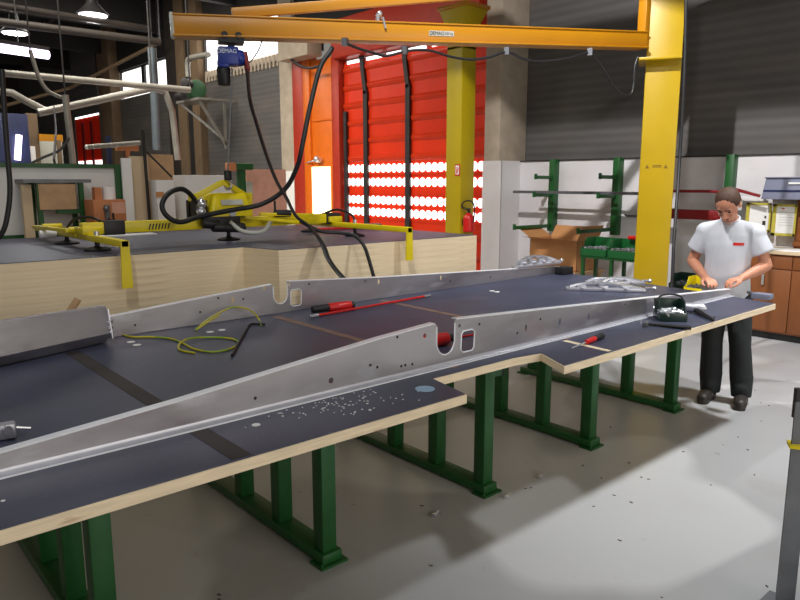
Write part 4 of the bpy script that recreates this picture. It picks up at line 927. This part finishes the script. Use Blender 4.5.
# green dust motor on a wall bracket
t = thing('wall_blower', (8.6, 18.9, 3.6), 'green blower with a pale pipe standing on a wall bracket left of the hoist', 'blower')
c = at(194, 90, X=8.2)
MB().cyl(c+V(0, -.25, 0), c+V(0, .25, 0), .24, seg=24).build('fan_drum', 'ballg', t, bevel=.05)
MB().cyl(c+V(-.2, -.2, .1), c+V(-.42, -.35, .12), .12, seg=16).cyl(c+V(-.42, -.3, -.2), c+V(-.42, .1, -.2), .1).build('motor', 'dark', t, bevel=.02)
MB().tube([c+V(0, .3, .35), c+V(0, .3, .68), c+V(0, .1, .8), c+V(0, -.9, .75)], .07, 10, smooth=5).build('outlet_pipe', 'pipe', t)
c2 = at(197, 101, X=8.2)
MB().bar(c2+V(0, .7, 0), c2+V(0, -.6, 0), .5, .06).bar(c2+V(-.2, .6, 0), c2+V(.5, -.5, -1.0), .06, .06).bar(c2+V(-.2, -.5, 0), c2+V(.5, -.5, -1.1), .06, .06).bar(c2+V(.5, -.5, 0), c2+V(.5, -.5, -1.2), .06, .06).bar(c2+V(0, -.6, 0), c2+V(.8, -.6, 0), .06, .06).build('bracket', 'pipe', t)

# overhead pipes
def pipe(pts, r, lab, m='pipe', name='overhead_pipe', sm=0, grp='overhead pipes'):
    o = MB().tube(pts, r, 10, smooth=sm).build(name, m)
    hp_ = max(pts, key=lambda q: q.z); MB().cyl(hp_, V(hp_.x, hp_.y, 7.0), .012, seg=6).build('hanger_rod', 'dark', o); tag(o, lab, 'pipe', grp); return o
pipe([pz((-10, 72), 12), pz((90, 81), 12), pz((190, 90), 12)], .055, 'long pale horizontal pipe crossing high above the partition at the left')
pipe([pz((38, 113), 12.2), pz((95, 101), 12.2), pz((152, 88), 12.2), pz((165, 92), 12.2), pz((172, 110), 12.2), pz((178, 160), 12.2)], .06, 'grey pipe sloping up to the right and bending down beside the window')
pipe([pz((65, 95), 11.5), pz((72, 152), 11.5), pz((76, 200), 11.5)], .05, 'pale vertical pipe dropping behind the white partition')
pipe([pz((30, 50), 11.6), pz((38, 75), 11.6), pz((47, 90), 11.6), pz((58, 96), 11.6), pz((65, 98), 11.6)], .03, 'thin curved pale hose joining the top of the vertical pipe', sm=5)
pipe([pz((152, 48), 14), pz((155, 100), 14), pz((157, 150), 14)], .085, 'blue-grey vertical duct in front of the far window', 'blue_duct')
pipe([pz((-5, 91), 13), pz((12, 93), 13), pz((26, 101), 13), pz((44, 110), 13)], .06, 'pale pipe sloping down at the far left edge')
pipe([pz((-8, 4), 14), pz((150, 29), 14)], .06, 'upper long roof conduit at the top left corner', 'roofsteel')
pipe([pz((-8, 21), 13.4), pz((160, 42), 13.4)], .07, 'lower long roof conduit below the high lamps', 'roofsteel')
pipe([pz((0, 107), 24), pz((70, 88), 24), pz((158, 43), 20)], .05, 'thin brown cable tray rising to the right under the roof', 'brown_post')
# thin hanging lead
o = MB().tube([pz((54, 106), 12.2), pz((56, 130), 11.6), pz((54, 160), 9.3), V(pz((54, 160), 9.3).x, 9.06, 1.5)], .015, 8).tube([pz((69, 138), 11.4), pz((60, 150), 11.4), pz((44, 157), 11.4), pz((32, 163), 11.4)], .02, 8, smooth=5).build('hanging_lead', 'dark'); tag(o, 'thin dark lead hanging beside the pale vertical pipe', 'lead')
# roller rack
a, b_ = pz((87, 147), 10.5), pz((140, 143), 10.5)
t = thing('roller_rack', ((a.x+b_.x)/2, 10.5, 0), 'pale roller bar on a blue post standing behind the boards', 'roller rack')
MB().cyl(a, b_, .035, seg=10).build('roller_bar', 'pipe', t)
b = MB(); [b.ball(a.lerp(b_, k/9), .035, u=8, v=6) for k in range(6)]; b.build('rollers', 'paper', t)
p = pz((111, 150), 10.5); MB().span((p.x-.03, 10.55, 0), (p.x+.03, 10.62, p.z+.2)).build('post', 'blue2', t)
p, q = pz((118, 145), 10.6), pz((140, 151), 10.6); o = MB().span((p.x, 10.64, q.z), (q.x, 10.72, p.z)).span(((p.x+q.x)/2-.03, 10.66, 0), ((p.x+q.x)/2+.03, 10.7, q.z)).build('orange_sign_board', 'carto'); tag(o, 'orange strip board on a leg behind the roller bar', 'board')
# far-left machines and posts
Yb = 21
def bgbox(name, l, r, tp_, Y, m, lab, cat, dep=.5):
    a, b_ = pz((l, tp_), Y), pz((r, tp_), Y); o = MB().span((a.x, Y, 0), (b_.x, Y+dep, a.z)).build(name, m, bevel=.01); tag(o, lab, cat); return o
bc = bgbox('blue_cabinet', -12, 27, 112, 19, 'blue2', 'tall blue machine cabinet with a lit tube at the far left', 'machine', 1.5)
a, b_ = pz((19, 135), 18.9), pz((17.5, 160), 18.9); o = MB().cyl(a, b_, .07, seg=12).build('lit_tube', 'lampv', bc)
bgbox('brown_post', 26, 37, 113, 20, 'brown_post', 'brown post standing right of the blue machine cabinet', 'post', .5)
bgbox('orange_post', 28, 35, 146, 19.7, 'white', 'short white panel in front of the brown post', 'panel', .2)
o = bgbox('white_booth', 38, 62, 141, 20.7, 'plate', 'white booth with an orange-yellow edge left of the small red door', 'booth', 1.0)
a, b_ = pz((39, 141), 19.95), pz((62, 135), 19.95); o = MB().span((a.x, 19.9, a.z), (b_.x, 19.98, b_.z)).build('orange_beam', 'orange_y'); tag(o, 'orange-yellow beam along the top of the white booth', 'beam')
bgbox('orange_post', 57, 61, 140, 19.8, 'brown_post', 'narrow brown post at the right end of the white booth', 'post', .1)
# high bay lamps and a fluorescent
for q, lab in (((15, 33), 'round high bay lamp at the upper left, above the tube light'), ((93, 15), 'round high bay lamp second from the left')):
    p = at(*q, z=4.85); t = thing('high_bay_lamp', p, lab, 'lamp', 'high bay lamps under the roof')
    MB().lathe(p, [(.28, 0), (.285, .02), (.2, .1), (.1, .22), (.08, .4), (.03, .42)], 24).build('shade', 'dark', t)
    MB().cyl(p+V(0, 0, -.012), p+V(0, 0, .01), .25, seg=24).build('lens', 'lamp', t)
    MB().cyl(p+V(0, 0, .4), V(p.x, p.y, 7), .012, seg=8).build('suspension', 'dark', t)
    l_ = bpy.data.lights.new('bulb', 'POINT'); l_.energy = 60; l_.shadow_soft_size = .2; lo = bpy.data.objects.new('lamp_bulb', l_); C.objects.link(lo); lo.parent = t; lo.location = (0, 0, -.15)
a, b_ = at(-20, 45, z=4.0), at(48, 55, z=4.0)
t = thing('tube_light', (a+b_)/2, 'long white fluorescent tube light hanging at the upper left edge', 'lamp')
MB().cyl(a, b_, .075, seg=12).build('tube', 'lampv', t); MB().bar(a+V(0, 0, .1), b_+V(0, 0, .1), .14, .06).build('housing', 'dark', t); MB().cyl(a.lerp(b_, .55)+V(0, 0, .1), a.lerp(b_, .55)+V(0, 0, 3.0), .012, seg=6).build('suspension', 'dark', t)
t = thing('wall_spotlight', at(313, 45, X=8.7), 'small bright round lamp above the orange door', 'lamp')
p = at(312, 45, X=8.7); MB().ball(p, .06).build('bulb', 'lamp', t); MB().box(p+V(.14, 0, 0), (.2, .18, .2)).build('housing', 'dark', t)
# grey bracket box between pillar and arm
p0, p1 = at(281, 40, X=8.6), at(311, 55, X=8.6); o = MB().span((8.5, p1.y, p1.z), (8.88, p0.y, p0.z+.2)).build('junction_box', 'concrete', bevel=.02); tag(o, 'grey box fixed at the top of the narrow concrete pillar', 'box')
# thin wire by hoist
o = MB().tube([onarm(263, 38, .0), onarm(258, 51, .0), onarm(250, 62, .0), onarm(244, 64, .0)], .006, 6, smooth=5).build('thin_wire', 'dark'); tag(o, 'thin wire curving across the window right of the blue hoist', 'wire')
o = MB().tube([at(284, 52, X=8.6), at(296, 63, X=8.6), at(308, 68, X=8.6), at(320, 66, X=8.6)], .03, 8, smooth=5).build('thin_wire', 'dark'); tag(o, 'dark lead sagging in front of the orange door top', 'wire')

# floor litter
rnd = random.Random(11); b = MB()
for k in range(60):
    x, y = rnd.uniform(1.0, 6.2), rnd.uniform(.9, 2.6)
    b.box((x, y, .002), (rnd.uniform(.005, .02), rnd.uniform(.003, .009), .003), rnd.uniform(0, 3))
o = b.build('floor_litter', 'chip_dark'); tag(o, 'small dark scraps and swarf scattered on the grey floor', 'litter', kind='stuff')
for q, lab in (((540, 479), 'small silver bolt on the floor right of the lit notch'), ((434, 517), 'silver bolt lying on the floor in front of the notch, leftmost'), ((507, 499), 'small silver screw on the floor between the trestle feet')):
    p = at(*q, z=0); o = MB().cyl(p+V(0, 0, .01), p+V(.05, .02, .01), .007, seg=8).cyl(p+V(-.008, -.003, .01), p+V(.004, .001, .01), .014, seg=6).build('loose_bolt', 'chrome'); tag(o, lab, 'bolt', 'loose bolts on the floor')
# ================================================================== THE MAN
P0 = V(5.64, 2.40, 0); FA = math.atan2(-.22, -.97)
FD = V(math.cos(FA), math.sin(FA), 0); LD = V(-FD.y, FD.x, 0)
def L(f, l, u): return P0+FD*f+LD*l+V(0, 0, u)
RM = Matrix((FD, LD, V(0, 0, 1))).transposed()
def ell(b, c, r, rot=None): b.ball((0, 0, 0), 1, r, None) if False else bmesh.ops.create_uvsphere(b.bm, u_segments=20, v_segments=14, radius=1, matrix=Matrix.Translation(c) @ (rot or RM).to_4x4() @ Matrix.Diagonal((*r, 1)))
man = thing('person', P0, 'person in pale grey t-shirt and dark trousers bent over the bench end, hands on beam', 'person')
body = MB()
ell(body, L(.03, 0, 1.28), (.105, .155, .2)); ell(body, L(.03, 0, 1.06), (.115, .15, .2)); ell(body, L(0, 0, .94), (.105, .155, .13))
body.cap(L(.05, -.05, 1.405), L(.035, -.17, 1.385), .05, .05); body.cap(L(.05, .05, 1.405), L(.035, .17, 1.385), .05, .05)
body.cap(L(.05, 0, 1.43), L(.135, 0, 1.525), .06, .056)
# head frame: bowed and turned a little towards the beam
tilt = math.radians(46); turn = math.radians(6)
hf = (FD*math.cos(turn)-LD*math.sin(turn)); hl = V(-hf.y, hf.x, 0); hf = (hf*math.cos(tilt)-V(0, 0, math.sin(tilt))).normalized(); hu = hf.cross(hl)
if hu.z < 0: hu = -hu
HR = Matrix((hf, hl, hu)).transposed(); HC = L(.185, -.005, 1.588)
def HD(f, l, u): return HC+hf*f+hl*l+hu*u
ell(body, HD(-.012, 0, .032), (.102, .086, .090), HR); ell(body, HD(.022, 0, -.035), (.074, .070, .084), HR)
body.cap(HD(.055, -.012, -.105), HD(.055, .012, -.105), .026, .026)                       # chin
ell(body, HD(.045, 0, -.07), (.042, .052, .04), HR)
body.cap(HD(.088, 0, .015), HD(.112, 0, -.03), .010, .016); body.cap(HD(.10, -.014, -.034), HD(.10, .014, -.034), .010, .010)   # nose
body.cap(HD(.078, -.04, .03), HD(.086, -.012, .026), .011, .011); body.cap(HD(.078, .04, .03), HD(.086, .012, .026), .011, .011)  # brow
for s in (-1, 1):
    ell(body, HD(.07, s*.038, -.028), (.02, .02, .018), HR)
    ell(body, HD(-.01, s*.087, -.005), (.022, .010, .033), HR)
body.cap(HD(.083, -.02, -.066), HD(.083, .02, -.066), .010, .010)
# arms
ARM = {-1: (L(.03, -.185, 1.38), L(.0, -.275, 1.12), L(.19, -.125, 1.005)), 1: (L(.03, .185, 1.38), L(.01, .275, 1.12), L(.20, .14, 1.03))}
for s, (sh_, el, wr_) in ARM.items():
    body.cap(sh_-V(0, 0, .02), el, .046, .043); m_ = el.lerp(wr_, .35); body.cap(el, m_, .043, .043); body.cap(m_, wr_, .043, .028)
def hand(b, wr_, d, nrm, thumb, curl, bend0=.25):
    """palm with four unequal fingers curling away from the normal and a thumb from the side"""
    d = V(d).normalized(); n = (V(nrm)-d*V(nrm).dot(d)).normalized(); s = d.cross(n)*thumb
    kn = []
    for i, o_ in enumerate((.030, .010, -.011, -.030)):
        k = wr_+d*(.092-.004*abs(i-1))+s*o_; kn.append(k)
        b.cap(wr_+s*o_*.55+d*.01, k, .016, .0125, 10)
    for i, (k, ln) in enumerate(zip(kn, (.072, .08, .075, .06))):
        a = bend0; p = k
        for j, fr in enumerate((.45, .32, .23)):
            v = d*math.cos(a)-n*math.sin(a); v = (v+s*(.08*(1.5-i))).normalized()
            q = p+v*ln*fr; b.cap(p, q, .0105-.001*j, .0098-.001*j, 10); p = q; a += curl
    t0 = wr_+d*.03+s*.028; t1 = t0+d*.028+s*.026-n*.012; t2 = t1+d*.032+s*.004-n*.016; t3 = t2+d*.022-s*.008-n*.008
    b.cap(t0, t1, .015, .0125, 10); b.cap(t1, t2, .0125, .011, 10); b.cap(t2, t3, .011, .009, 10)
hand(body, ARM[-1][2], L(.315, -.03, .992)-ARM[-1][2]-P0*0, V(0, 0, 1), 1, .42, .35)
hand(body, ARM[1][2], L(.315, .03, 1.0)-ARM[1][2], V(0, 0, 1), -1, .5, .45)
# legs under the trousers
for s in (-1, 1):
    body.cap(L(0, .01+s*.085, .88), L(.06, .04+s*.10, .48), .085, .056); body.cap(L(.06, .04+s*.10, .48), L(.075, .07+s*.115, .10), .055, .038); body.cap(L(.075, .07+s*.115, .07), L(.19, .07+s*.125, .045), .036, .03)
bo = body.build('body', 'skin', man, voxel=.0055, smooth_it=3)
# hair, eyes, mouth
h = MB(); ell(h, HD(-.022, 0, .038), (.103, .092, .092), HR); ell(h, HD(-.055, 0, -.012), (.062, .084, .066), HR)
for s in (-1, 1): h.cap(HD(-.005, s*.080, .03), HD(-.002, s*.080, -.01), .014, .009)
h.build('hair', 'hair', man, voxel=.006, smooth_it=2)
for s in (-1, 1):
    e = MB(); ell(e, HD(.081, s*.032, .006), (.007, .013, .005), HR); e.build('eye', 'eye', man)
    e = MB(); e.cap(HD(.088, s*.045, .034), HD(.096, s*.014, .036), .005, .005, 8); e.build('eyebrow', 'hair', man)
e = MB(); e.cap(HD(.0925, -.018, -.066), HD(.0925, .018, -.066), .005, .005, 8); e.build('mouth', 'lip', man)
# t-shirt
def loft(b, secs, n=28):
    R = []
    for f, l, u, rf, rl in secs: R.append([b.bm.verts.new(L(f+rf*math.cos(2*math.pi*k/n), l+rl*math.sin(2*math.pi*k/n), u)) for k in range(n)])
    for A, B in zip(R, R[1:]):
        for k in range(n): b.bm.faces.new((A[k], A[(k+1) % n], B[(k+1) % n], B[k]))
    b.bm.faces.new(R[0][::-1]); b.bm.faces.new(R[-1])
ts = MB()
loft(ts, [(.015, 0, .83, .13, .178), (.02, 0, .90, .138, .182), (.03, 0, 1.02, .142, .172), (.035, 0, 1.16, .135, .168), (.035, 0, 1.27, .128, .182), (.035, 0, 1.35, .115, .188), (.04, 0, 1.41, .095, .15), (.05, 0, 1.468, .074, .088)])
for s in (-1, 1):
    sh_, el, wr_ = ARM[s]
    ts.cap(L(.045, s*.06, 1.415), sh_+V(0, 0, -.012), .058, .076)
    ts.cyl(sh_+(sh_-el)*.03+V(0, 0, -.01)-(sh_-P0-V(0, 0, sh_.z)).normalized()*.02, sh_.lerp(el, .64), .080, .086)
to = ts.build('t_shirt', 'shirt', man, voxel=.009, smooth_it=9)
MB().tube([L(.055+.066*math.cos(a)+.012, .066*math.sin(a), 1.478-.03*math.cos(a)) for a in [2*math.pi*k/20 for k in range(20)]], .009, 8, closed=True).build('collar', 'shirt', to)
# red chest mark laid on the cloth
bv = BVHTree.FromPolygons([v.co+P0 for v in to.data.vertices], [p.vertices[:] for p in to.data.polygons])
lg = MB(); G = []
for j in range(3):
    row = []
    for i in range(7):
        o_ = L(.6, .05+.075*i/6, 1.275+.022*j/2); hit = bv.ray_cast(o_, -FD)
        row.append(lg.bm.verts.new((hit[0] if hit[0] else L(.16, .06, 1.26))+FD*.0025))
    G.append(row)
for A, B in zip(G, G[1:]):
    for i in range(6): lg.bm.faces.new((A[i], A[i+1], B[i+1], B[i]))
lg.build('chest_logo', 'red', to)
# trousers
tr_m = MB(); loft(tr_m, [(0, 0, .80, .12, .175), (0, 0, .86, .128, .182), (.0, 0, .96, .125, .178)])
for s in (-1, 1):
    tr_m.cap(L(.0, .01+s*.088, .84), L(.06, .04+s*.105, .47), .105, .082); tr_m.cap(L(.06, .04+s*.105, .47), L(.06, .06+s*.115, .2), .082, .088); tr_m.cyl(L(.06, .06+s*.115, .22), L(.075, .07+s*.117, .055), .089, .076); tr_m.ball(L(.10, .065+s*.116, .13), .068)
tr_m.build('trousers', 'trouser', man, voxel=.009, smooth_it=4)
for s in (-1, 1):
    sh_ = MB(); ell(sh_, L(.065, .07+s*.118, .06), (.065, .05, .065)); ell(sh_, L(.175, .07+s*.13, .05), (.11, .054, .048)); ell(sh_, L(.245, .075+s*.136, .045), (.06, .052, .042))
    sh_.cap(L(.045, .07+s*.118, .02), L(.26, .075+s*.136, .02), .043, .046)
    so = sh_.build('shoe', 'shoe', man, voxel=.006, smooth_it=3)
    for v in so.data.vertices:
        if v.co.z < .006: v.co.z = .001
